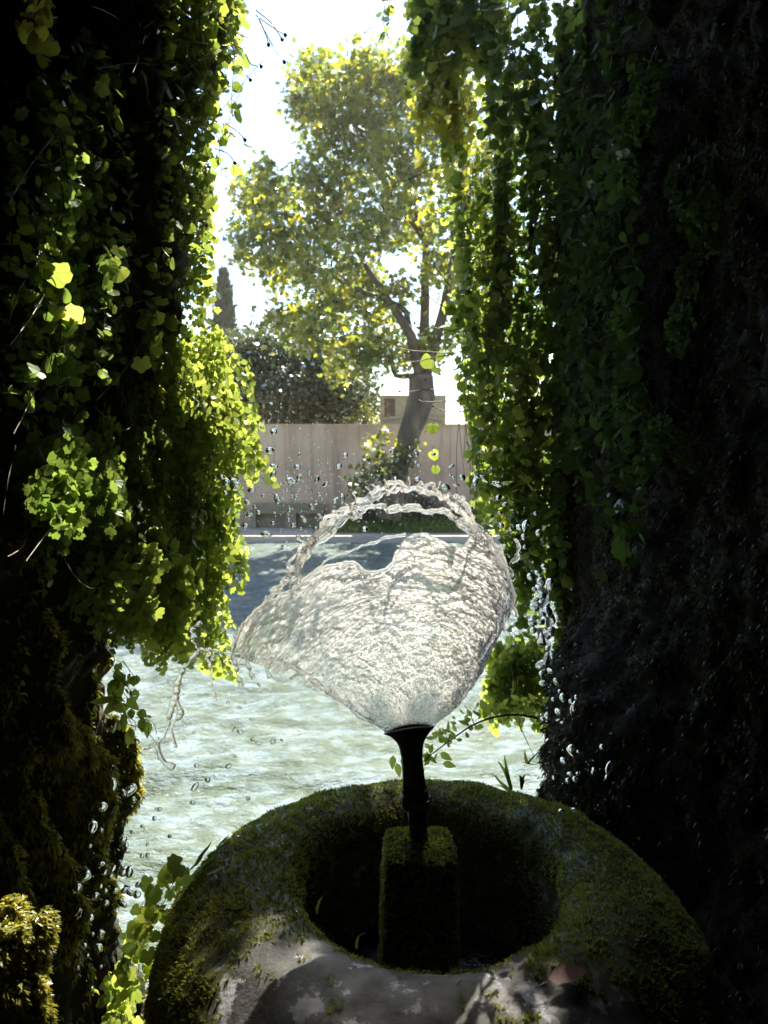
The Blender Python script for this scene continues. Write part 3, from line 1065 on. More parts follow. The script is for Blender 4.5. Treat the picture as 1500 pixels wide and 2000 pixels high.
azm = np.arctan2(S_, C_) + 0 * Rg              # -pi/2 faces the viewer
dang = np.abs((azm + pi / 2 + pi) % (2 * pi) - pi)
dangc = np.abs((azm + pi / 2 + .12 + pi) % (2 * pi) - pi)
mn = fbm(q * 12, 4, 93) * .65 + fbm(q * 45, 3, 98) * .35
bare = np.clip((.95 - dangc) * 2.2, 0, 1) * np.clip((Rg - .25) / .03, 0, 1) * np.clip((.47 - Rg) / .06 + np.clip((azm + pi / 2) * 1.2, 0, .9), 0, 1)
mossv = np.clip((1 - bare * .82) * 1.15 + (mn - .5) * (1.6 + 7.0 * bare) - .1, 0, 1)
mossv = np.where(Rg < .245, .5, mossv)
dsp = dsp + mossv * .008 * (.1 + 1.6 * fbm(q * 26, 3, 94))
Dv = q + dsp[..., None] * np.stack([tn[:, 0:1] * C_, tn[:, 0:1] * S_, tn[:, 1:2] + 0 * C_], -1)
basin = thing('stone_basin', 'round mossy stone fountain basin with a thick worn rim in the foreground', 'fountain basin', tuple(BC))
mb = MB()
mb.add(Dv, grid_faces(*Dv.shape[:2], wrap=True), mossv.ravel())


def basincol(nt):
    v = coords(nt)
    at = nd(nt, 'ShaderNodeAttribute', attribute_name='tint')
    mk = ramp(nt, math_(nt, 'ADD', at.outputs['Fac'], math_(nt, 'MULTIPLY', math_(nt, 'SUBTRACT', noise(nt, v, 60, 5, .7), .5), .7)), [(.35, (0,) * 3), (.55, (1,) * 3)])
    ms = ramp(nt, noise(nt, v, 35, 5), [(.3, (.04, .042, .016)), (.7, (.13, .135, .04))])
    return mixc(nt, mk, stonecol(nt), ms)


M['basin'] = pbr('mossy_basin_stone', basincol, lambda nt: ramp(nt, noise(nt, coords(nt), 11, 4), [(.4, (.35,) * 3), (.6, (.8,) * 3)]),
                 bumph=lambda nt: noise(nt, coords(nt), 80, 7, .6), bs=.5, bd=.006)
link('bowl', mb.mesh('bowl'), M['basin'], basin)
Dc = np.concatenate([Dv, Dv[:, :1]], 1)
p, nn, iu, iv = surf_samples(Dc, 100000)
nn = np.where((nn * np.stack([tn[iu, 0] * np.cos(th[iv % NA]), tn[iu, 0] * np.sin(th[iv % NA]), tn[iu, 1]], -1)).sum(-1, keepdims=True) < 0, -nn, nn)
mo = mossv[iu, iv % NA]
keep = (R.uniform(0, 1, len(p)) < np.clip((mo - .3) * 1.6, 0, 1)) & (p[:, 2] > -.32)
mb = MB()
cush = fbm(p[keep] * 30, 3, 96)
patch = fbm(p[keep] * 9, 3, 97)
tufts(mb, p[keep], nn[keep], .0035 + .0055 * np.clip((cush - .3) * 2.2, 0, 1), .002, 3, .2, .85, .7, np.clip((patch - .3) * 1.9 + R.normal(0, .12, keep.sum()), .03, .88))
link('moss', mb.mesh('moss', False), M['basinmoss'], basin, kind='stuff')
print('moss basin', keep.sum())

# liverwort-like leathery leaves lying on the rim's left shoulder
lv = thing('rosette_plant', 'dark glossy leathery leaves lying on the left shoulder of the mossy basin', 'plant', tuple(BC))
lw = leafmesh('ovate', 'darkshade')
k = 0
for (x, y) in ((425, 1675), (400, 1680), (415, 1692), (385, 1700), (400, 1708), (370, 1712), (430, 1662), (360, 1728), (345, 1740), (378, 1722), (410, 1720), (335, 1756), (350, 1765)):
    # find the surface point seen there
    best = None
    d = nrm(ray(x, y))
    Q = Dv + BC - CAMP
    dist = np.linalg.norm(np.cross(Q, d), axis=-1) + 0.02 * (Q @ d)
    iu_, iv_ = np.unravel_index(dist.argmin(), dist.shape)
    pp = Dv[iu_, iv_] + BC
    nv = np.array([tn[iu_, 0] * cos(th[iv_]), tn[iu_, 0] * sin(th[iv_]), tn[iu_, 1]])
    rot = frames((nv + R.normal(0, .25, 3))[None], (np.array([1, .2, .25]) + R.normal(0, .35, 3))[None])[0]
    place_leaf(lw[k % 2], lv, BC, pp + nv * .012, rot, R.uniform(.03, .045))
    k += 1

# water standing in the bowl
mb = MB()
rr_, aa = np.meshgrid(np.linspace(.0, .232, 26), np.linspace(0, 2 * pi, 80), indexing='ij')
wz = (fbm(np.stack([rr_ * np.cos(aa), rr_ * np.sin(aa), rr_ * 0], -1) * 30, 3, 6) - .5) * .012
mb.add(np.stack([rr_ * np.cos(aa), rr_ * np.sin(aa), -.235 + wz], -1) + BC, grid_faces(26, 80))
link('basin_water', mb.mesh('basin_water'), M['basinwater'], kind='structure')

# plinth
PC = np.array([P(818, 1640, 1.345)[0], 1.345, P(818, 1640, 1.345)[2]])
plinth = thing('stone_plinth', 'square mossy stone block standing in the middle of the basin under the nozzle', 'plinth', tuple(PC))
u, v = np.meshgrid(np.linspace(0, 1, 60), np.linspace(0, 2 * pi, 121), indexing='ij')
# rounded square section, dome top
rsq = (np.abs(np.cos(v)) ** 7 + np.abs(np.sin(v)) ** 7) ** (-1 / 7.)
hh = np.interp(u, [0, .7, 1], [-.27, -.012, 0.006])
sc = np.interp(u, [0, .3, .62, .7, .76, .85, 1], [.069, .066, .063, .0605, .054, .035, .0])
Pv = np.stack([sc * rsq * np.cos(v), sc * rsq * np.sin(v), hh], -1)
Pv += (fbm(Pv * 40, 3, 15)[..., None] - .5) * .012 * nrm(Pv * np.array([1, 1, .2]))
mb = MB()
mb.add(Pv, grid_faces(60, 121))
link('block', mb.mesh('block'), M['mossrock'], plinth)
p, nn, iu, iv = surf_samples(Pv, 7000)
nd_ = nrm(np.stack([p[:, 0], p[:, 1], np.where(p[:, 2] > -.02, .12, 0)], -1))
keep = R.uniform(0, 1, len(p)) < np.where(p[:, 2] > -.03, 1, .55)
mb = MB()
tufts(mb, p[keep], nd_[keep], .007, .002, 4, .4, .8, .6)
link('moss', mb.mesh('moss', False), M['basinmoss'], plinth, kind='stuff')

# nozzle: pipe, collar, barrel, flared mouth (flattened fan)
NZ0 = P(818, 1634, 1.345)
NZ1 = P(799, 1418, 1.345)
noz = thing('fountain_nozzle', 'black metal fountain nozzle with a flared fan mouth standing on the plinth', 'nozzle', tuple(NZ0))
ax = NZ1 - NZ0
Ln = np.linalg.norm(ax)
PXM = 1.0 / 1500 * 1.36     # metres per photo pixel at the nozzle


def nozzle_part(name, rows, k=40, sy=None, c1=None):
    """rows: (half-width in px, height fraction 0..1 from the plinth)"""
    b = MB()
    rows = np.asarray(rows, float)
    b.lathe(np.column_stack([rows[:, 0] * PXM, rows[:, 1] * Ln]), k, sy=sy)
    V = b.v[0]
    V[:, 0] += ax[0] * V[:, 2] / Ln
    V[:, 1] += ax[1] * V[:, 2] / Ln
    if c1 is not None:
        V[:] = c1(V)
    return link(name, b.mesh(name), M['iron'], noz)


nozzle_part('pipe', [(0, -.03), (19, -.03), (18, .1), (18.5, .26), (0, .262)])
nozzle_part('collar', [(0, .245), (17, .245), (24, .265), (28, .29), (28.5, .36), (27.5, .375), (25, .385), (25, .392), (27, .40), (27.5, .425), (25.5, .445), (0, .447)])
for a in range(6):
    mbx = MB()
    t_ = a * pi / 3 + .3
    mbx.box((28 * PXM * cos(t_) + ax[0] * .33, 28 * PXM * sin(t_) + ax[1] * .33, .33 * Ln), (.004, .012, .011), t_)
    link('lug', mbx.mesh('lug', False), M['iron'], noz)
nozzle_part('barrel', [(0, .43), (24.5, .43), (22.5, .52), (21.5, .64), (21.5, .72), (23.5, .79), (0, .792)])


def arch(V):
    r = V[:, 0] - ax[0] * V[:, 2] / Ln
    f_ = np.clip((V[:, 2] / Ln - .8) / .2, 0, 1)
    V = V.copy()
    V[:, 2] += -4.2 * r * r * f_ ** 2 + .15 * r * f_
    return V


rows = [(23.3, .785), (25, .83), (29, .87), (35, .91), (42, .95), (49, .985), (50, 1.0), (47, 1.002), (40, .985), (30, .95), (0, .93)]
nozzle_part('flared_mouth', rows, 56, sy=[1, .95, .8, .65, .5, .38, .34, .25, .2, .2, .2], c1=arch)

# ------------------------------------------------------------------ the thrown sheet of water
FY = 1.345
fan_ = thing('water_fan', 'clear rippled fan-shaped sheet of water bursting from the flared nozzle', 'water jet', tuple(NZ1))
oF = NZ1
na, nt_ = 260, 330
# outer edge of the sheet, left to right, photo pixels of the rim
OE = np.array([(452, 1278), (462, 1240), (485, 1205), (515, 1180), (545, 1165), (575, 1148), (605, 1128), (640, 1108), (672, 1098), (698, 1100), (712, 1116), (738, 1116), (765, 1105), (778, 1075), (795, 1050),
               (825, 1042), (855, 1055), (880, 1066), (905, 1072), (918, 1050), (940, 1046), (965, 1068), (985, 1100), (998, 1140), (1004, 1178), (985, 1205), (968, 1235)], float)
MO = np.array([(756, 1430), (775, 1420), (799, 1414), (823, 1413), (845, 1417)], float)
a = np.linspace(0, 1, na)
oe = np.stack([np.interp(a, np.linspace(0, 1, len(OE)), OE[:, k]) for k in (0, 1)], 1)
ker = np.ones(5) / 5
oe[2:-2] = np.stack([np.convolve(oe[:, k], ker, 'valid') for k in (0, 1)], 1)
mo_ = np.stack([np.interp(a, np.linspace(0, 1, len(MO)), MO[:, k]) for k in (0, 1)], 1)
t = np.linspace(0, 1, nt_)
bend = np.interp(a, [0, .15, .5, .85, 1], [8, 0, 0, 14, 22])       # bow of the path, px, along the normal
dir_ = oe - mo_
perp = np.stack([-dir_[:, 1], dir_[:, 0]], 1) / (np.linalg.norm(dir_, axis=1, keepdims=True) + 1e-9)
pix = mo_[:, None] * (1 - t)[None, :, None] + oe[:, None] * t[None, :, None] + perp[:, None] * (bend[:, None] * (4 * t * (1 - t))[None])[..., None]
dep = FY + .07 * t[None] ** 2 + (np.clip(a - .62, 0, 1)[:, None] ** 1.5) * .5 * t[None] - (np.clip(.3 - a, 0, 1)[:, None] ** 1.5) * .35 * t[None]
d = FW + ((pix[..., 0:1] - 750) / 1500) * np.array([1.0, 0, 0]) + ((1000 - pix[..., 1:2]) / 1500) * UP
Sv = CAMP + d * (dep / d[..., 1])[..., None]
Ng = nrm(np.cross(np.gradient(Sv, axis=0), np.gradient(Sv, axis=1)))
rad_ = np.linalg.norm(Sv - NZ1, axis=-1)
ang = np.arctan2(Sv[..., 0] - NZ1[0], Sv[..., 2] - NZ1[2])


def waves(seed):
    wq = np.stack([ang * 5, rad_ * 60, 0 * ang], -1)
    wp = fbm(np.stack([ang * 4, rad_ * 9, 0 * ang], -1), 3, seed) * 7
    w1 = fbm(np.stack([ang * 7 + 3, rad_ * 85 + wp * 1.2, 0 * ang], -1), 3, seed + 1) - .5
    w2 = fbm(np.stack([ang * 26, rad_ * 150, 0 * ang], -1), 2, seed + 2) - .5
    return w1 * .0065 + w2 * .0022


thick = .0035 * np.clip(1.3 - t, .4, 1.2)[None]
rim = np.clip((t - .965) / .035, 0, 1)[None] + np.clip((a - .975) / .025, 0, 1)[:, None] + np.clip((.02 - a) / .02, 0, 1)[:, None]
common = waves(200) * np.clip(t * 6, 0, 1)[None]
d1 = common + waves(210) * .55 + thick / 2
d2 = common + waves(220) * .55 - thick / 2
lo = np.minimum(d1 - .0005, d2)
A1 = Sv + Ng * d1[..., None] - oF
A2 = Sv + Ng * lo[..., None] - oF
mb = MB()
gf = grid_faces(na, nt_)
mb.add(A1, gf, (np.clip(.45 + a * 1.9, 0, 1)[:, None] * np.clip(.75 + .3 * t, 0, 1)[None]).ravel())
sme = mb.mesh('water_sheet')
fa = sme.attributes.new('flow', 'FLOAT_VECTOR', 'POINT')
flw = np.stack([ang * .22, rad_, 0 * ang], -1).reshape(-1, 3)
fa.data.foreach_set('vector', flw.astype(np.float32).ravel())
link('water_sheet', sme, M['sheet'], fan_)


def strand(name, px, rad_px, parent, origin, Y0=FY, wob=.0035, n=None, k=9, seed=0, beads=.45):
    px = np.asarray(px, float)
    n = n or int(np.linalg.norm(np.diff(px, axis=0), axis=1).sum() / 3.0) + 6
    c = catmull(px, n)
    idx_ = np.linspace(0, len(c) - 1, n).astype(int)
    c = c[idx_]
    pts = np.array([P(x, y, Y0) for x, y in c])
    s = np.arange(n) * .16
    w = np.stack([fbm(np.stack([s + 10 * q_, s * 0 + seed, s * 0], -1), 3, seed + q_) - .5 for q_ in range(3)], -1)
    pts = pts + w * wob * 4
    rp = np.interp(np.linspace(0, 1, n), np.linspace(0, 1, len(np.atleast_1d(rad_px))), np.atleast_1d(rad_px)) * PXM
    rp = rp * (1 + beads * 2 * (fbm(np.stack([s * 2.4, s * 0 + 5, s * 0 + seed], -1), 2, seed + 9) - .5))
    b = MB()
    b.tube(pts - origin, np.maximum(rp, .0006), k)
    return link(name, b.mesh(name), M['strand'], parent)


outer = [(455, 1276), (476, 1232), (503, 1192), (532, 1160), (575, 1110), (592, 1070), (615, 1042), (645, 1015), (680, 995), (715, 972), (752, 958), (790, 952), (830, 957), (865, 966), (895, 985), (915, 1015), (940, 1045)]
for q_ in range(3):
    strand('rim_strand', [(x + R.uniform(-3, 3), y + R.uniform(-5, 7)) for x, y in outer], [3, 4, 4.2, 4, 3.5, 4, 3.2, 4, 5], fan_, oF, FY + .05 + .008 * q_, .0075, seed=300 + q_, beads=.8)
for q_ in range(3):
    strand('rim_strand', [(570 + 5 * q_, 1150), (580 + 4 * q_, 1100 + 3 * q_), (600 + q_ * 3, 1065), (630, 1040 + q_ * 4), (665, 1012 + q_ * 5), (700, 1005)], [4, 6, 6, 5, 3], fan_, oF, FY + .055, .006, seed=320 + q_)
inner = [(655, 1010), (695, 1003), (740, 990), (775, 996), (805, 990), (835, 1000), (865, 1002), (890, 1015), (915, 1035), (945, 1055)]
for q_ in range(2):
    strand('rim_strand', [(x, y + R.uniform(-4, 5)) for x, y in inner], [3.5, 4, 5, 4, 5, 5], fan_, oF, FY + .06, .005, seed=340 + q_)
for q_ in range(4):
    strand('rim_strand', [(870 + 12 * q_, 975 + q_ * 16), (905 + 8 * q_, 1005 + 8 * q_), (940 + 7 * q_, 1040 + q_ * 4), (970 + 5 * q_, 1085), (988 + 4 * q_, 1130)], [3, 4, 4, 3], fan_, oF, FY + .085, .004, seed=360 + q_)
# rim bead along the sheet's own edge
strand('edge_rim', OE[:14], [3.5, 3, 3, 3.5, 4], fan_, oF, FY + .02, .002, seed=380)
strand('edge_rim', [(585, 1142), (622, 1108), (655, 1088), (695, 1070), (740, 1056), (790, 1046)], [3, 2.6, 2.2, 2.4, 3, 3.5], fan_, oF, FY + .05, .003, seed=384)
strand('edge_rim', OE[12:], [4, 3, 3, 3, 4, 4], fan_, oF, FY + .1, .002, seed=381)
strand('edge_rim', [(455, 1280), (500, 1285), (535, 1292), (575, 1308), (620, 1338), (680, 1380), (752, 1430)], [4, 6, 6, 6, 5, 4, 2], fan_, oF, FY - .015, .0025, seed=382)
strand('edge_rim', [(968, 1238), (940, 1275), (912, 1312), (885, 1355), (850, 1415)], [6, 5, 4, 3, 2], fan_, oF, FY + .04, .0025, seed=383)
for x0, y0, x1, y1, r in ((985, 1200, 982, 1232, 4), (1000, 1180, 1010, 1205, 4.5), (972, 1215, 968, 1240, 5), (765, 958, 771, 930, 1.8), (700, 990, 688, 962, 1.8), (850, 965, 858, 940, 1.8), (640, 1020, 622, 1004, 2), (905, 1000, 926, 985, 2), (600, 1065, 580, 1052, 2), (730, 972, 715, 950, 1.6), (760, 962, 752, 935, 2), (800, 955, 798, 932, 2), (745, 965, 727, 945, 2), (835, 960, 822, 942, 2),
                          (692, 1000, 676, 985, 2), (715, 990, 706, 975, 2), (880, 985, 895, 975, 2.5)):
    strand('finger', [(x0, y0), ((x0 + x1) / 2 + 2, (y0 + y1) / 2), (x1, y1)], [r * .7, r * .6, r * .7, r * 1.3], fan_, oF, FY + .05, .001, seed=int(x0))
# falling threads at the left end
thr = [([(455, 1278), (430, 1272), (405, 1268), (388, 1272), (372, 1292), (352, 1325), (345, 1358), (333, 1385), (330, 1410), (322, 1432), (308, 1452), (312, 1475), (325, 1492), (340, 1500)], [3, 4, 5, 5, 6, 5, 9, 6, 8, 4, 4, 5, 5, 8]),
       ([(388, 1275), (382, 1250), (376, 1228), (392, 1215)], [6, 8, 7, 4]),
       ([(345, 1370), (352, 1395), (336, 1415), (336, 1440), (342, 1458)], [5, 6, 4, 3.5, 6]),
       ([(312, 1452), (298, 1460), (282, 1466)], [3, 5, 6]),
       ([(405, 1270), (408, 1295), (414, 1320), (414, 1345), (424, 1368)], [5, 4, 3, 2.5, 6]),
       ([(455, 1278), (460, 1300), (462, 1318), (470, 1340)], [4, 4, 5, 9]),
       ([(462, 1300), (480, 1296), (488, 1308), (496, 1325)], [3, 3, 3.5, 7]),
       ([(530, 1292), (518, 1300), (522, 1312), (526, 1324)], [4, 5, 5, 7]),
       ([(535, 1290), (552, 1294), (562, 1308)], [5, 4, 6]),
       ([(466, 1296), (480, 1268), (504, 1254), (520, 1266), (528, 1288)], [3, 3, 3, 3.5, 4])]
for q_, (pp, rr0) in enumerate(thr):
    strand('falling_thread', pp, [r_ * .8 for r_ in rr0], fan_, oF, FY - .03, .0015, seed=400 + q_, beads=.8)

# ------------------------------------------------------------------ drops
ico = MB()
phi = (1 + 5 ** .5) / 2
u, v = np.meshgrid(np.linspace(0, pi, 11), np.linspace(0, 2 * pi, 17)[:-1], indexing='ij')
DV = np.stack([np.sin(u) * np.cos(v), np.sin(u) * np.sin(v), np.cos(u)], -1)
ico.add(DV, grid_faces(11, 16, wrap=True))
dropme = [ico.mesh('water_drop')]
for s_ in (1, 2):
    b = MB()
    nzv = fbm(DV * 1.3 + s_ * 5, 2, s_)[..., None]
    b.add(DV * (.75 + .5 * nzv) * np.array([1, 1, 1.15]), grid_faces(11, 16, wrap=True))
    dropme.append(b.mesh('water_drop'))
for m_ in dropme:
    m_.materials.append(M['drop'])


def drop(px, py, r, Y, label, group):
    o = bpy.data.objects.new('water_drop', dropme[random.randrange(3)])
    COL.objects.link(o)
    o.location = P(px, py, Y)
    s = r / 1500 * Y
    o.scale = (s * random.uniform(.8, 1.15), s, s * (random.uniform(.85, 1.3) if random.random() < .65 else random.uniform(1.4, 2.2)))
    o.rotation_euler = (random.uniform(0, 6), random.uniform(0, 6), random.uniform(0, 6))
    return tag(o, label, 'water drop', group)


def drops(where, n, cx, cy_, sx, sy, r0, r1, Ya=1.25, Yb=1.7):
    lb, gp = 'clear drop of water ' + where, 'water drops ' + where
    for _ in range(n):
        x = random.gauss(cx, sx)
        y = random.gauss(cy_, sy)
        r = r0 + (r1 - r0) * random.random() ** 2.2
        drop(x, y, r, random.uniform(Ya, Yb), lb, gp)


drops('flying before the middle of the tan far wall', 42, 585, 950, 55, 38, 2.2, 6)
drops('flying over the stone bench by the far wall', 26, 540, 1000, 50, 25, 2, 5)
drops('flying beside the leaning tree trunk', 10, 800, 900, 60, 35, 2.5, 5.5)
drops('clinging beside the left fern before the far wall', 5, 445, 945, 12, 8, 4, 10)
drops('flying high before the plane tree crown', 26, 690, 330, 40, 50, 2, 6, 1.5, 2.0)
drops('flying before the lower branches of the plane tree', 14, 640, 480, 60, 60, 2, 6, 1.5, 2.0)
drops('flying before the dark evergreen oaks', 8, 530, 780, 20, 40, 2.5, 8)
drops('skimming over the far blue water above the fan', 12, 560, 1050, 60, 22, 3, 6)
drops('falling left of the water fan before the pool', 16, 440, 1420, 60, 70, 3, 7.5)
drops('falling low beside the left rock before the pool', 12, 330, 1600, 45, 60, 2.5, 6)
drops('falling just left of the nozzle before the pool', 6, 480, 1500, 60, 60, 3, 6)
drops('falling in front of the left mossy rock', 24, 210, 1650, 30, 60, 4, 11, 1.2, 1.5)
drops('falling low down before the left mossy rock near the boulder', 12, 175, 1850, 18, 80, 4, 11, 1.1, 1.4)
drops('crowding at the right edge of the left mossy rock', 8, 245, 1720, 14, 25, 5, 12, 1.2, 1.5)
drops('flying before the right-hand ivy level with the far kerb', 14, 1000, 1040, 28, 40, 4, 8)
drops('falling in the upper part of the chain beside the right ivy', 20, 1058, 1150, 12, 30, 5, 10)
drops('falling in the middle of the chain beside the right ivy', 24, 1065, 1215, 9, 30, 5, 10)
drops('falling in a knot of fat drops above the arching twig', 12, 1072, 1300, 10, 14, 6, 13)
drops('falling where the arching twig meets the black rock', 14, 1095, 1380, 22, 30, 4, 9)
drops('scattered before the black rock above the basin rim', 16, 1130, 1490, 35, 45, 4, 9, 1.5, 1.9)
drops('thrown off the top right of the water fan', 14, 930, 960, 40, 40, 3, 7)
strand('falling_chain', [(1052, 1130), (1068, 1160), (1060, 1190), (1072, 1215), (1062, 1240), (1064, 1260)], [6, 5, 4, 6, 8, 9], fan_, oF, FY + .1, .003, seed=500, beads=.9)
strand('falling_chain', [(1005, 1050), (1012, 1072), (1008, 1090), (998, 1100)], [3, 4, 5, 4], fan_, oF, FY + .1, .002, seed=501, beads=.7)
# fine spray, too small to count
mb = MB()
oct_V = np.array([(1, 0, 0), (-1, 0, 0), (0, 1, 0), (0, -1, 0), (0, 0, 1), (0, 0, -1)], float)
oct_F = np.array([(0, 2, 4), (2, 1, 4), (1, 3, 4), (3, 0, 4), (2, 0, 5), (1, 2, 5), (3, 1, 5), (0, 3, 5)])
for (n, cx, cy_, sx, sy) in ((320, 575, 950, 75, 60), (170, 770, 970, 90, 22), (80, 600, 1060, 40, 50), (90, 990, 1080, 25, 60), (140, 690, 380, 60, 110), (60, 530, 760, 25, 60), (90, 420, 1450, 80, 120), (90, 1070, 1250, 40, 170), (70, 800, 930, 90, 50), (70, 200, 1700, 40, 120), (60, 1110, 1500, 50, 60)):
    for _ in range(n):
        Yq = random.uniform(1.25, 1.8)
        c = P(random.gauss(cx, sx), random.gauss(cy_, sy), Yq)
        mb.add(c + oct_V * random.uniform(.8, 2.4) / 1500 * Yq, oct_F)
link('water_spray', mb.mesh('water_spray'), M['drop'], kind='stuff')


# ------------------------------------------------------------------ warm haze added to veil the far side with a soft glow
mb = MB()
mb.box((0, 46, 12.4), (150, 110, 28.8))
hz, hnt, hout = newmat('haze')
pv = hnt.nodes.new('ShaderNodeVolumePrincipled')
pv.inputs['Color'].default_value = (1, .96, .91, 1)
pv.inputs['Density'].default_value = HAZE
pv.inputs['Anisotropy'].default_value = .55
hnt.links.new(pv.outputs[0], hout.inputs['Volume'])
link('haze', mb.mesh('haze', False), hz, kind='stuff')


# ------------------------------------------------------------------ hanging plants
def vine_plant(name, label, cat, strands, Yf, shape, mat, size, step, normal, n_spread=.75, ind=True, jit=8, petiole=.018, stem='stem', group=None, sizevar=.35, stemr=.0011, side=2, tipdown=1.0, dj=.06):
    """strands: list of (x0, y0, x1, y1) photo-pixel ends of hanging shoots; Yf(px) depth of the curtain"""
    origin = P(strands[0][0], strands[0][1], Yf(strands[0][0]))
    t = thing(name, label, cat, tuple(origin), group)
    lm = leafmesh(shape, mat)
    normal = np.asarray(normal, float)
    cnt = 0
    rest = MB()
    for (x0, y0, x1, y1) in strands:
        Lpx = math.hypot(x1 - x0, y1 - y0)
        n = max(4, int(Lpx / 14))
        tt = np.linspace(0, 1, n)
        sd = random.randrange(10000)
        wx = (fbm(np.stack([tt * Lpx / 70 + sd, tt * 0, tt * 0], -1), 2, 3) - .5) * jit * 4 * np.minimum(1, tt * 3)
        dY = random.gauss(0, dj)
        wy = (fbm(np.stack([tt * Lpx / 60 + sd, tt * 0 + 4, tt * 0], -1), 2, 4) - .5) * .12
        pts = np.array([P(x0 + (x1 - x0) * a_ + b_, y0 + (y1 - y0) * a_, max(.6, Yf(x0 + (x1 - x0) * a_ + b_) + dY + c_)) for a_, b_, c_ in zip(tt, wx, wy)])
        sb = MB()
        sb.tube(pts - origin, np.linspace(stemr, stemr * .6, n), 3, cap=False)
        seg = np.concatenate([[0], np.cumsum(np.linalg.norm(np.diff(pts, axis=0), axis=1))])
        m = max(1, int(seg[-1] / step))
        leaves = []
        for q_ in range(m):
            u_ = (q_ + random.uniform(.1, .9)) / m
            base = np.array([np.interp(u_ * seg[-1], seg, pts[:, k]) for k in range(3)])
            for _ in range(1 if random.random() > .35 else side):
                dr = nrm(normal * .7 + R.normal(0, .7, 3))
                pl_ = petiole * random.uniform(.4, 1.3)
                pos = base + dr * pl_
                sb.tube([base - origin, base + dr * pl_ * .6 + np.array([0, 0, .15 * pl_]) - origin, pos - origin], .0005, 3, cap=False)
                nv = nrm(normal + R.normal(0, n_spread, 3))
                tip = np.array([0, 0, -tipdown]) + R.normal(0, .55, 3)
                rot = frames(nv[None], tip[None])[0]
                leaves.append((pos, rot, size * (1 + sizevar * R.normal()) if sizevar else size))
        so_ = link('shoot', sb.mesh('shoot'), M[stem], t)
        for pos, rot, sz in leaves:
            sz = max(size * .45, min(sz, size * 1.9))
            if ind and cnt < 300:
                place_leaf(lm[random.randrange(len(lm))], so_, origin, pos, rot, sz)
                cnt += 1
            else:
                scatter(rest, shape, (pos - origin)[None], rot[None], np.array([sz]))
    if rest.n:
        link('foliage', rest.mesh('foliage', False), M[mat], t, kind='stuff')
    return t, origin


def dry_stems(t, origin, lines, Y0, r=.0009, mat='drystem', name='dry_stem', seedhead=False):
    for L in lines:
        c = catmull(np.array(L, float), 12)[::6]
        dy = np.cumsum(R.normal(0, .004, len(c)))
        pts = np.array([P(x, y, (Y0(x) if callable(Y0) else Y0) + q_) for (x, y), q_ in zip(c, dy)])
        b = MB()
        b.tube(pts - origin, np.linspace(r, r * .7, len(pts)), 4)
        so_ = link(name, b.mesh(name), M[mat], t)
        if seedhead:
            b = MB()
            b.add(DV * np.array([1, 1, 1.2]) * .0042 + pts[-1] - origin, grid_faces(11, 16, wrap=True))
            link('seed_head', b.mesh('seed_head'), M['darkstem'], so_)


def hang(n, x0, x1, ya, yb, la, lb, slant=0.0):
    out = []
    for _ in range(n):
        x = random.uniform(x0, x1)
        y = random.uniform(ya, yb)
        L = random.uniform(la, lb)
        out.append((x, y, x + slant * L + random.gauss(0, 8), y + L))
    return out


NLF = (.55, -.75, .25)
YL = lambda px: 1.15 + max(0, min(px, 520)) / 480 * 1.1
YR = lambda px: 3.3 - (px - 850) / 400 * .3
YW = lambda px: .70 * 1500 / (px - 750)

vine_plant('trailing_ivy', 'narrow bright yellow-green trailing shoot hanging in the top left corner', 'plant', hang(5, 58, 78, -60, -20, 90, 170), lambda p: 1.2, 'kidney', 'yellow', .016, .011, NLF, 1.0, jit=3)
vine_plant('trailing_ivy', 'sparse lobed-leaf ivy sprawling over dark rock at upper left below the narrow bright shoot', 'plant', hang(15, 110, 250, 50, 170, 90, 230, .25), YL, 'kidney', 'ivy', .02, .02, NLF, .9, sizevar=.3)
t_, o_ = vine_plant('trailing_ivy', 'dense ivy with tangled dry stems at the upper left edge against the sky', 'plant',
                    hang(44, 290, 470, -130, 20, 180, 400, -.12) + hang(16, 400, 480, -80, 20, 80, 220, -.1), YL, 'kidney', 'ivy', .021, .018, NLF, .9)
lines = []
for _ in range(42):
    x, y = random.gauss(390, 50), random.gauss(110, 65)
    a_, L = random.gauss(2.5, .7), random.uniform(50, 130)
    lines.append([(x, y), (x + L * .5 * cos(a_) + random.gauss(0, 8), y + L * .5 * sin(a_) - 6), (x + L * cos(a_), y + L * sin(a_) + random.gauss(0, 15))])
dry_stems(t_, o_, lines, lambda x: YL(x) - .1)
dry_stems(t_, o_, [[(262, -10), (255, 70), (250, 150), (245, 215)], [(180, 12), (212, 25), (235, 40)], [(285, 62), (272, 110), (258, 145)], [(420, -20), (412, 90), (398, 200), (388, 260)]], lambda x: YL(x) - .12)
dry_stems(t_, o_, [[(500, 30), (535, 55), (560, 70)], [(505, 35), (530, 85), (558, 125)], [(505, 35), (520, 70), (525, 90)], [(480, 105), (490, 125), (512, 130)], [(470, 130), (480, 145), (490, 157)],
                   [(440, 240), (465, 258), (480, 275)], [(420, 290), (445, 300), (460, 320)], [(385, 420), (398, 432), (405, 442)], [(500, 20), (530, 45), (553, 80)]], 1.95, .0014, 'darkstem', 'flower_stalk', True)
vine_plant('trailing_ivy', 'shaded dense ivy covering the middle of the left rock', 'plant', hang(120, 70, 335, 60, 520, 150, 460), lambda p: YL(p) + .03, 'kidney', 'darkshade', .0165, .0145, NLF, .9)
t_, o_ = vine_plant('trailing_ivy', 'bright small-leaved ivy along the outer left edge above the maidenhair ferns', 'plant', hang(56, 300, 402, 190, 420, 130, 330), YL, 'kidney', 'ivy', .018, .0155, NLF, .9)
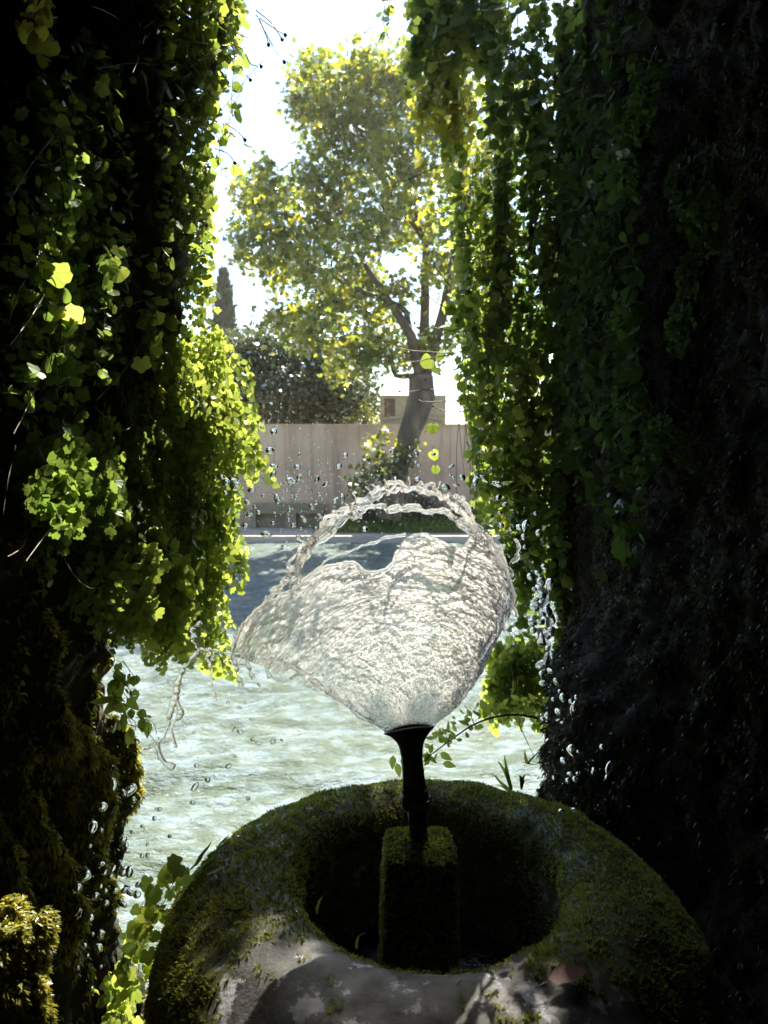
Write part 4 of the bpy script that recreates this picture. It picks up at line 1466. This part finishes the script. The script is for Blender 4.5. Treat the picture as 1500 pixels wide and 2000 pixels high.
vine_plant('trailing_ivy', 'few very large pale lobed leaves standing out halfway down the left curtain', 'plant',
           [(240, 480, 250, 560), (335, 560, 345, 625), (300, 590, 322, 680), (285, 610, 300, 700), (270, 690, 275, 750), (120, 560, 127, 690), (95, 500, 118, 590), (245, 490, 240, 540), (470, 262, 482, 290), (455, 318, 465, 332), (410, 370, 418, 392),
            (395, 480, 400, 505), (320, 560, 330, 600)],
           lambda p: YL(p) - .12, 'kidney', 'fern', .034, .045, (.2, -.95, .2), .35, sizevar=.12, jit=2)
vine_plant('trailing_ivy', 'sparse shaded ivy shoots hanging at the far left in the dark', 'plant', hang(30, 15, 200, 200, 720, 120, 360), lambda p: YL(p) - .02, 'kidney', 'darkshade', .016, .02, NLF, .9)
dry_stems(t_, o_, [[(105, 265), (55, 330), (12, 405)], [(240, 595), (215, 630), (245, 620), (270, 700)], [(300, 610), (280, 660), (245, 720), (180, 790)], [(96, 560), (60, 620), (15, 680)], [(92, 580), (95, 680), (60, 780), (20, 860)],
                   [(60, 540), (40, 560), (20, 620), (15, 640)], [(85, 280), (72, 370), (80, 470)], [(95, 590), (150, 615), (160, 620)], [(230, 600), (270, 590), (285, 585)], [(30, 870), (15, 940), (5, 1010)], [(102, 1000), (130, 1100), (180, 1150), (250, 1120)],
                   [(180, 1160), (200, 1200), (198, 1240)], [(360, 850), (295, 890), (290, 950), (305, 1020)], [(52, 980), (48, 1060), (10, 1090)], [(100, 1030), (70, 1070), (48, 1100)], [(265, 820), (240, 840), (180, 790)]], lambda x: YL(x) - .1, .0011)


# maidenhair ferns
def frond_lines(L, npin, npn, rr):
    """one arching frond along -Z with side sprays along +-X; returns stem polylines and pinnule placements"""
    lines, pin = [], []
    n = 10
    s = np.linspace(0, 1, n)
    curl = rr.uniform(.12, .3)
    main = np.stack([.04 * L * np.sin(s * 3 + rr.uniform(0, 3)), L * (curl * np.sin(s * 2.2)), -L * s], 1)
    lines.append((main, .0009))
    for k in range(npin):
        u = .12 + .85 * (k + rr.uniform(0, .5)) / npin
        b = np.array([np.interp(u, s, main[:, q]) for q in range(3)])
        sg = 1 if k % 2 else -1
        Ls = L * .36 * (1 - u * .65) * rr.uniform(.8, 1.2)
        dr = nrm(np.array([sg * .8, rr.normal(0, .3), -.65]))
        ss = np.linspace(0, 1, 5)[:, None]
        br = b + dr * Ls * ss + np.array([0, 0, -.25 * Ls]) * ss ** 2
        lines.append((br, .0005))
        m = max(2, int(npn * (1 - u * .5)))
        for q in range(m):
            w = (q + .6) / m
            pos = b + dr * Ls * w + np.array([0, 0, -.25 * Ls]) * w * w
            sd = 1 if q % 2 else -1
            tip = nrm(dr * .35 + np.array([0, 0, -.45]) + np.cross(dr, [0, 1, 0]) * sd * .8 + rr.normal(0, .15, 3))
            nv = nrm(np.array([0, 1, .15]) + rr.normal(0, .38, 3))
            pin.append((pos, nv, tip))
    return lines, pin


def rotz(a):
    return np.array([[cos(a), -sin(a), 0], [sin(a), cos(a), 0], [0, 0, 1]])


FR = [frond_lines(1.0, 11, 8, np.random.default_rng(70 + s_)) for s_ in range(6)]
_frme = {}


def frondmesh(k, psz, mat):
    key = (k, round(psz, 3), mat)
    if key not in _frme:
        b = MB()
        for ln, r in FR[k][0]:
            b.tube(ln, r * 4.0, 3, cap=False)
        nst = sum(len(f) for f in b.f[4])
        pos = np.array([p_[0] for p_ in FR[k][1]])
        nv = np.array([p_[1] for p_ in FR[k][1]])
        tp = np.array([p_[2] for p_ in FR[k][1]])
        scatter(b, 'pinnule', pos, frames(nv, tp), np.full(len(pos), psz) * R.uniform(.8, 1.2, len(pos)))
        me = b.mesh('frond', False)
        me.materials.append(M[mat])
        me.materials.append(M['darkstem'])
        nt3 = sum(len(f) for f in b.f[3])
        mi = np.zeros(len(me.polygons), np.int32)
        mi[nt3:] = 1
        me.polygons.foreach_set('material_index', mi)
        _frme[key] = me
    return _frme[key]


def fern_plant(label, fronds, Yf, psz=.085, mat='fern', single=False, face=(.45, -.9), group=None, lean=.0):
    """fronds: (px, py, length px, tilt) hanging from that point; psz: leaflet size as a share of frond length"""
    x0, y0 = fronds[0][:2]
    origin = P(x0, y0, Yf(x0))
    t = thing('maidenhair_fern', label, 'fern', tuple(origin), group)
    az0 = math.atan2(face[1], face[0]) - pi / 2
    lm = leafmesh('pinnule', mat, 'leaflet')
    for (x, y, Lp, tilt) in fronds:
        tilt = -tilt
        Yq = Yf(x) + random.gauss(0, .05)
        pos = P(x, y, Yq)
        L = Lp / 1500 * Yq
        k = random.randrange(6)
        Rm = rotz(az0 + random.gauss(0, .5)) @ np.array([[cos(tilt), 0, -sin(tilt)], [0, 1, 0], [sin(tilt), 0, cos(tilt)]])
        if single:
            b = MB()
            for ln, r in FR[k][0]:
                b.tube(ln * L, .0006 if r > .0007 else .0004, 3, cap=False)
            fo = link('frond', b.mesh('frond'), M['darkstem'], t)
        else:
            fo = link('frond', frondmesh(k, psz, mat), None, t)
        m = np.eye(4)
        m[:3, :3] = Rm * (1 if single else L)
        m[:3, 3] = pos - origin
        fo.matrix_basis = Matrix(m.tolist())
        if single:
            for (pp, nv, tp) in FR[k][1]:
                rot = frames(nv[None], tp[None])[0]
                place_leaf(lm[random.randrange(3)], fo, np.zeros(3), pp * L, rot, psz * L * random.uniform(.8, 1.25), 'leaflet')
    return t


def fr(n, x0, x1, y0, y1, l0, l1, t0=0., ts=.25):
    return [(random.uniform(x0, x1), random.uniform(y0, y1), random.uniform(l0, l1), random.gauss(t0, ts)) for _ in range(n)]


fern_plant('bright maidenhair fern mass bulging from the left curtain beside the dark evergreens', fr(36, 320, 425, 610, 760, 110, 190), YL, .08)
fern_plant('maidenhair fern with one long frond drooping out over the tan far wall', [(428, 790, 175, .5), (425, 770, 140, .35), (440, 820, 120, .55)] + fr(22, 350, 430, 760, 920, 110, 180), YL, .08)
fern_plant('maidenhair fern with big sunlit single leaflets hanging low in the left curtain', [(300, 1010, 250, .08), (285, 1015, 220, -.05), (315, 1030, 230, .12), (272, 1020, 190, -.1), (330, 1060, 200, .1)], lambda p: YL(p) - .08, .1, single=True)
fern_plant('maidenhair fern fringing the left curtain over the blue pool water', fr(26, 330, 432, 930, 1090, 100, 180, .03), YL, .08)
fern_plant('lowest maidenhair fern of the left curtain, its tips ending above the pool', fr(26, 225, 400, 1060, 1180, 90, 170, .05), YL, .085)
fern_plant('dim maidenhair fern deep in the shade at middle left', fr(16, 60, 230, 820, 960, 110, 190), lambda p: YL(p) - .03, .12, 'darkshade')
fern_plant('shaded maidenhair fern behind the bright ones above the mossy rock', fr(46, 150, 360, 680, 1080, 110, 190), lambda p: YL(p) + .05, .09, 'darkshade')
# leafy sprig and dry twigs below the left curtain
t_, o_ = vine_plant('leafy_sprig', 'pale green sprig of pointed leaves sprouting from the left rock below the ferns', 'plant', [(225, 1330, 275, 1400), (228, 1300, 262, 1360), (220, 1350, 262, 1420), (240, 1290, 270, 1335), (220, 1310, 250, 1345)],
                    lambda p: 1.62, 'ovate', 'fern', .03, .014, (.1, -1, .2), .5, jit=3)
dry_stems(t_, o_, [[(235, 1395), (270, 1402), (300, 1412), (306, 1440)], [(240, 1412), (280, 1425), (305, 1450)], [(250, 1400), (265, 1412), (262, 1432)], [(285, 1404), (290, 1425), (288, 1445)], [(310, 1440), (308, 1470), (309, 1488)]], 1.6, .001, 'darkstem', 'twig')

# right side
NR_ = (-.5, -.8, .25)
vine_plant('broad_ivy', 'broad five-pointed ivy leaves hanging at the top right of the opening', 'plant', hang(60, 815, 985, -70, 30, 90, 210, -.03), lambda p: YR(p) + .12, 'ivy', 'ivy', 0.0511, 0.0369, (-.15, -.95, .2), .35, sizevar=.25)
vine_plant('trailing_ivy', 'sunlit yellow ragged ivy bunch hanging below the broad ivy on the right', 'plant', hang(34, 815, 905, 100, 220, 80, 170, .1), lambda p: YR(p) + .08, 'kidney', 'yellow', 0.0298, 0.0241, NR_, .9)
vine_plant('trailing_ivy', 'thin bare-looking shoots with few leaves hanging against the plane tree at top centre', 'plant', [(757, -40, 752, 70), (770, -40, 762, 40), (790, -50, 800, 40), (812, -30, 806, 60), (752, 10, 748, 78)], lambda p: 2.9, 'kidney', 'ivy', 0.0241, 0.0312, NR_, .9)
t_, o_ = vine_plant('trailing_ivy', 'long green ivy curtain forming the inner right edge beside the plane tree', 'plant', hang(50, 895, 990, 300, 560, 150, 420) + hang(10, 870, 920, 250, 420, 100, 240), YR, 'kidney', 'ivy', 0.0312, 0.0298, NR_, .9)
dry_stems(t_, o_, [[(880, 690), (800, 684), (760, 672), (746, 662)], [(890, 690), (840, 700), (800, 706), (790, 682)], [(885, 770), (840, 760), (800, 765), (775, 764)], [(870, 600), (850, 590), (834, 575)], [(900, 650), (850, 640), (805, 630)],
                   [(905, 780), (850, 785), (815, 783)], [(895, 720), (850, 735), (828, 742)], [(880, 560), (850, 520), (836, 490)], [(920, 800), (880, 805), (842, 792)], [(865, 320), (800, 350), (770, 360), (763, 390)], [(905, 640), (860, 655), (835, 690)]],
          lambda x: 3.0, .002, 'stem', 'flower_stalk', True)
vine_plant('trailing_ivy', 'few large round backlit leaves on the inner right edge above the pier', 'plant', [(890, 550, 880, 600), (905, 590, 895, 640), (880, 620, 872, 660), (868, 670, 870, 700), (850, 690, 845, 720), (848, 830, 850, 850), (846, 870, 850, 885), (850, 700, 845, 760), (852, 890, 853, 940), (925, 560, 915, 620)],
           lambda p: YR(p) - .15, 'kidney', 'ivy', .052, .07, (-.1, -1, .15), .35, sizevar=.15, jit=2)
vine_plant('trailing_ivy', 'shaded ivy behind the inner right edge with sky glinting through the gaps', 'plant', hang(74, 985, 1135, 220, 640, 150, 420), lambda p: YR(p) + .08, 'kidney', 'darkshade', 0.0327, 0.0341, NR_, 1.0)
vine_plant('trailing_ivy', 'dark ivy screen at upper right between the broad ivy and the black rock', 'plant', hang(70, 955, 1150, -60, 250, 160, 400), lambda p: YR(p) + .05, 'kidney', 'darkshade', 0.0341, 0.0369, NR_, .9)
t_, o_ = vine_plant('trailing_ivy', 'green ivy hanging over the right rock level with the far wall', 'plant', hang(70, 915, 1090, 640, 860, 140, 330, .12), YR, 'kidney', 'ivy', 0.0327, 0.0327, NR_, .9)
vine_plant('trailing_ivy', 'lower shaded ivy on the right rock beside the falling water drops', 'plant', hang(48, 985, 1095, 860, 1080, 120, 260, .1), YR, 'kidney', 'darkshade', 0.0341, 0.0355, NR_, .9)
lines = []
for _ in range(34):
    x, y = random.uniform(900, 1090), random.uniform(600, 1000)
    lines.append([(x, y - 160), (x + random.gauss(0, 14), y - 60), (x + random.gauss(0, 20), y + 60)])
dry_stems(t_, o_, lines, lambda x: YR(x) - .1, .0014, 'stem', 'bare_shoot')
fern_plant('bright fern tuft at the bottom of the right curtain above the arching twig', fr(16, 985, 1060, 1225, 1300, 90, 140, -.1) + fr(4, 965, 990, 1240, 1265, 50, 80), lambda p: 2.9, .11, face=(-.4, -.9))
fern_plant('slanting fern strip fading into the dark on the right rock', [(1285 - i * 9, 90 + i * 40, random.uniform(90, 140), -.25) for i in range(14)], lambda p: YW(p), .1, 'deepshade', face=(-.7, -.7))
fern_plant('upper dim fern cluster high on the black right-hand rock', fr(8, 1335, 1400, 250, 360, 90, 140), lambda p: YW(p), .1, 'deepshade', face=(-.8, -.5))
fern_plant('lower dim fern strip hanging alone on the black right-hand rock', [(1365 - i * 7, 470 + i * 30, random.uniform(70, 110), -.15) for i in range(5)], lambda p: YW(p), .1, 'deepshade', face=(-.8, -.5))
fern_plant('small dim fern on the black rock level with the far wall top', fr(6, 1255, 1330, 770, 840, 60, 100), lambda p: YW(p), .1, 'deepshade', face=(-.8, -.5))

vine_plant('trailing_ivy', 'dark ivy sprawling over the front edge of the black right-hand rock', 'plant', hang(80, 1085, 1240, -60, 760, 180, 420, .06), lambda p: min(YR(p), YW(p)) - .05, 'kidney', 'deepshade', .03, .036, (-.7, -.7, .2), .8)
# arching twig right of the nozzle
tw = thing('arching_twig', 'thin dark twig arching out from the right rock with small fresh leaves along it', 'plant', tuple(P(1070, 1410, 1.95)))
o_ = np.array(tw.location)
ar = catmull(np.array([(1072, 1410), (1040, 1400), (1000, 1396), (960, 1402), (920, 1418), (885, 1442), (850, 1468), (825, 1490)], float), 30)[::8]
pts = np.array([P(x, y, 1.95 - .004 * i) for i, (x, y) in enumerate(ar)])
mb = MB()
mb.tube(pts - o_, np.linspace(.0035, .0015, len(pts)), 6)
twig = link('twig', mb.mesh('twig'), M['darkstem'], tw)
lm = leafmesh('ovate', 'fern')
for q_ in range(95):
    i = random.randrange(2, len(pts))
    u_ = i / len(pts)
    base = pts[i]
    up_ = random.uniform(.005, .045) if u_ < .85 else random.uniform(-.02, .02)
    pos = base + np.array([random.gauss(0, .01), random.gauss(0, .015), up_ * (1 if random.random() < .82 else -.6)])
    place_leaf(lm[q_ % 2], twig, o_, pos, frames((np.array([0, -1, .4]) + R.normal(0, .6, 3))[None], (np.array([-.3, 0, .5]) + R.normal(0, .7, 3))[None])[0], random.uniform(.014, .028))
for x, y, a_ in ((775, 1490, 1.4), (785, 1478, 1.2), (768, 1475, 1.7), (860, 1470, .6), (865, 1490, .3)):
    place_leaf(lm[0], twig, o_, P(x, y, 1.8), frames(np.array([[.2, -1, .2]]), np.array([[cos(a_), 0, -sin(a_)]]))[0], .034)
for L in ([(970, 1360), (1010, 1410), (1030, 1450), (1050, 1490)], [(1000, 1300), (1010, 1380), (1020, 1440)], [(1020, 1370), (990, 1355), (975, 1345)], [(930, 1425), (918, 1395), (905, 1375)], [(970, 1400), (950, 1375), (940, 1365)]):
    c = catmull(np.array(L, float), 8)[::6]
    b = MB()
    b.tube(np.array([P(x, y, 1.96) for x, y in c]) - o_, np.linspace(.0016, .0009, len(c)), 4)
    link('side_shoot', b.mesh('side_shoot'), M['stem'], tw)


# grass blades
def blade(parent, origin, px, Y0, w, mat='grass', name='blade'):
    c = catmull(np.array(px, float), 10)[::6]
    pts = np.array([P(x, y, Y0) for x, y in c])
    n = len(pts)
    ww = w * np.sin(np.linspace(.5, pi, n)) / 1500 * Y0
    sd = np.array([1, .3, 0.1])
    V = np.concatenate([pts - sd * ww[:, None], pts + np.array([0, -.002, 0]), pts + sd * ww[:, None]]).reshape(3, n, 3) - origin
    b = MB()
    b.add(V.reshape(-1, 3), np.concatenate([grid_faces(3, n)]))
    return link(name, b.mesh(name), M[mat], parent)


g1 = thing('grass_tuft', 'few slender green grass blades rising behind the basin at right', 'grass tuft', tuple(P(995, 1545, 1.9)))
og = np.array(g1.location)
for L in ([(1000, 1542), (988, 1510), (968, 1480)], [(998, 1545), (990, 1505), (984, 1468)], [(1002, 1548), (980, 1530), (962, 1510)], [(1000, 1550), (985, 1538), (970, 1532)], [(1050, 1492), (1030, 1490), (1024, 1460)], [(1030, 1492), (1042, 1478), (1052, 1468)]):
    blade(g1, og, L, 1.9, 4)
g2 = thing('dry_grass_tuft', 'dry straw-coloured bent grass beside the black wet rock at right', 'grass tuft', tuple(P(1020, 1545, 1.92)))
og = np.array(g2.location)
for L in ([(1018, 1540), (1022, 1518), (1030, 1512), (1040, 1520)], [(1018, 1540), (1016, 1515), (1004, 1518)], [(1018, 1542), (1024, 1524), (1034, 1526)]):
    blade(g2, og, L, 1.92, 3, 'drystem')
g3 = thing('wild_grass', 'pale curved grass blade on the near lip of the basin', 'grass blade', tuple(P(697, 1852, 1.17)))
og = np.array(g3.location)
blade(g3, og, [(697, 1853), (698, 1835), (704, 1825), (716, 1822)], 1.17, 3.5)
g4 = thing('wild_grass', 'thin green grass blade on the left inner edge of the basin', 'grass blade', tuple(P(618, 1782, 1.27)))
og = np.array(g4.location)
blade(g4, og, [(618, 1785), (622, 1765), (630, 1750), (640, 1740)], 1.27, 3)

# lobed plant between the left rock and the basin
fp = vine_plant('lobed_plant', 'bright green lobed-leaf plant growing between the left rock and the basin', 'plant',
                [(300, 1770, 345, 1690), (290, 1790, 300, 1730), (310, 1790, 330, 1740), (270, 1830, 280, 1790), (260, 1850, 320, 1760), (255, 1870, 262, 1820), (235, 1990, 240, 1890), (225, 1990, 230, 1900), (250, 1990, 255, 1900), (240, 1960, 245, 1870), (215, 1990, 225, 1930), (270, 1900, 265, 1830), (330, 1740, 350, 1695)],
                lambda p: 1.42, 'kidney', 'fern', .0235, .0105, (.1, -.9, .35), .6, sizevar=.3, jit=3, petiole=.022, tipdown=.3)

# fallen leaf on the rim
fl = thing('fallen_leaf', 'single dry reddish-brown leaf lying on the bare near rim of the basin', 'leaf', (0, 0, 0))
d = nrm(ray(1098, 1915))
Q = Dv + BC - CAMP
dist = np.linalg.norm(np.cross(Q, d), axis=-1) + .02 * (Q @ d)
iu_, iv_ = np.unravel_index(dist.argmin(), dist.shape)
pp = Dv[iu_, iv_] + BC
fl.location = pp
nv = np.array([tn[iu_, 0] * cos(th[iv_]), tn[iu_, 0] * sin(th[iv_]), tn[iu_, 1]])
rot = frames(nv[None] + np.array([[0, -.15, 0]]), np.array([[1, .28, .1]]))[0]
o = np.array([(0, 0), (.25, .16), (.55, .2), (.8, .12), (1.0, .0), (.8, -.16), (.5, -.24), (.2, -.16)])
Vl = [(.5, 0, .02)] + [(x, y, .55 * y * y + .05 * x * x) for x, y in o]
Vl = np.array([(y, x, z) for x, y, z in Vl]) - np.array([0, .5, 0])
b = MB()
b.add((rot @ (Vl * .062).T).T + nv * .013, [[0, q_ + 1, (q_ + 1) % 8 + 1] for q_ in range(8)])
link('blade', b.mesh('blade'), M['dryleaf'], fl)
b = MB()
b.tube([(rot @ (np.array([0, -.5, .02]) * .062)) + nv * .009, (rot @ (np.array([.05, -.85, .02]) * .062)) + nv * .006], .0009, 4)
link('leaf_stalk', b.mesh('leaf_stalk'), M['dryleaf'], fl)

print('objects', len(bpy.data.objects), 'tris', sum(len(m.loops) - 2 * len(m.polygons) for m in bpy.data.meshes))
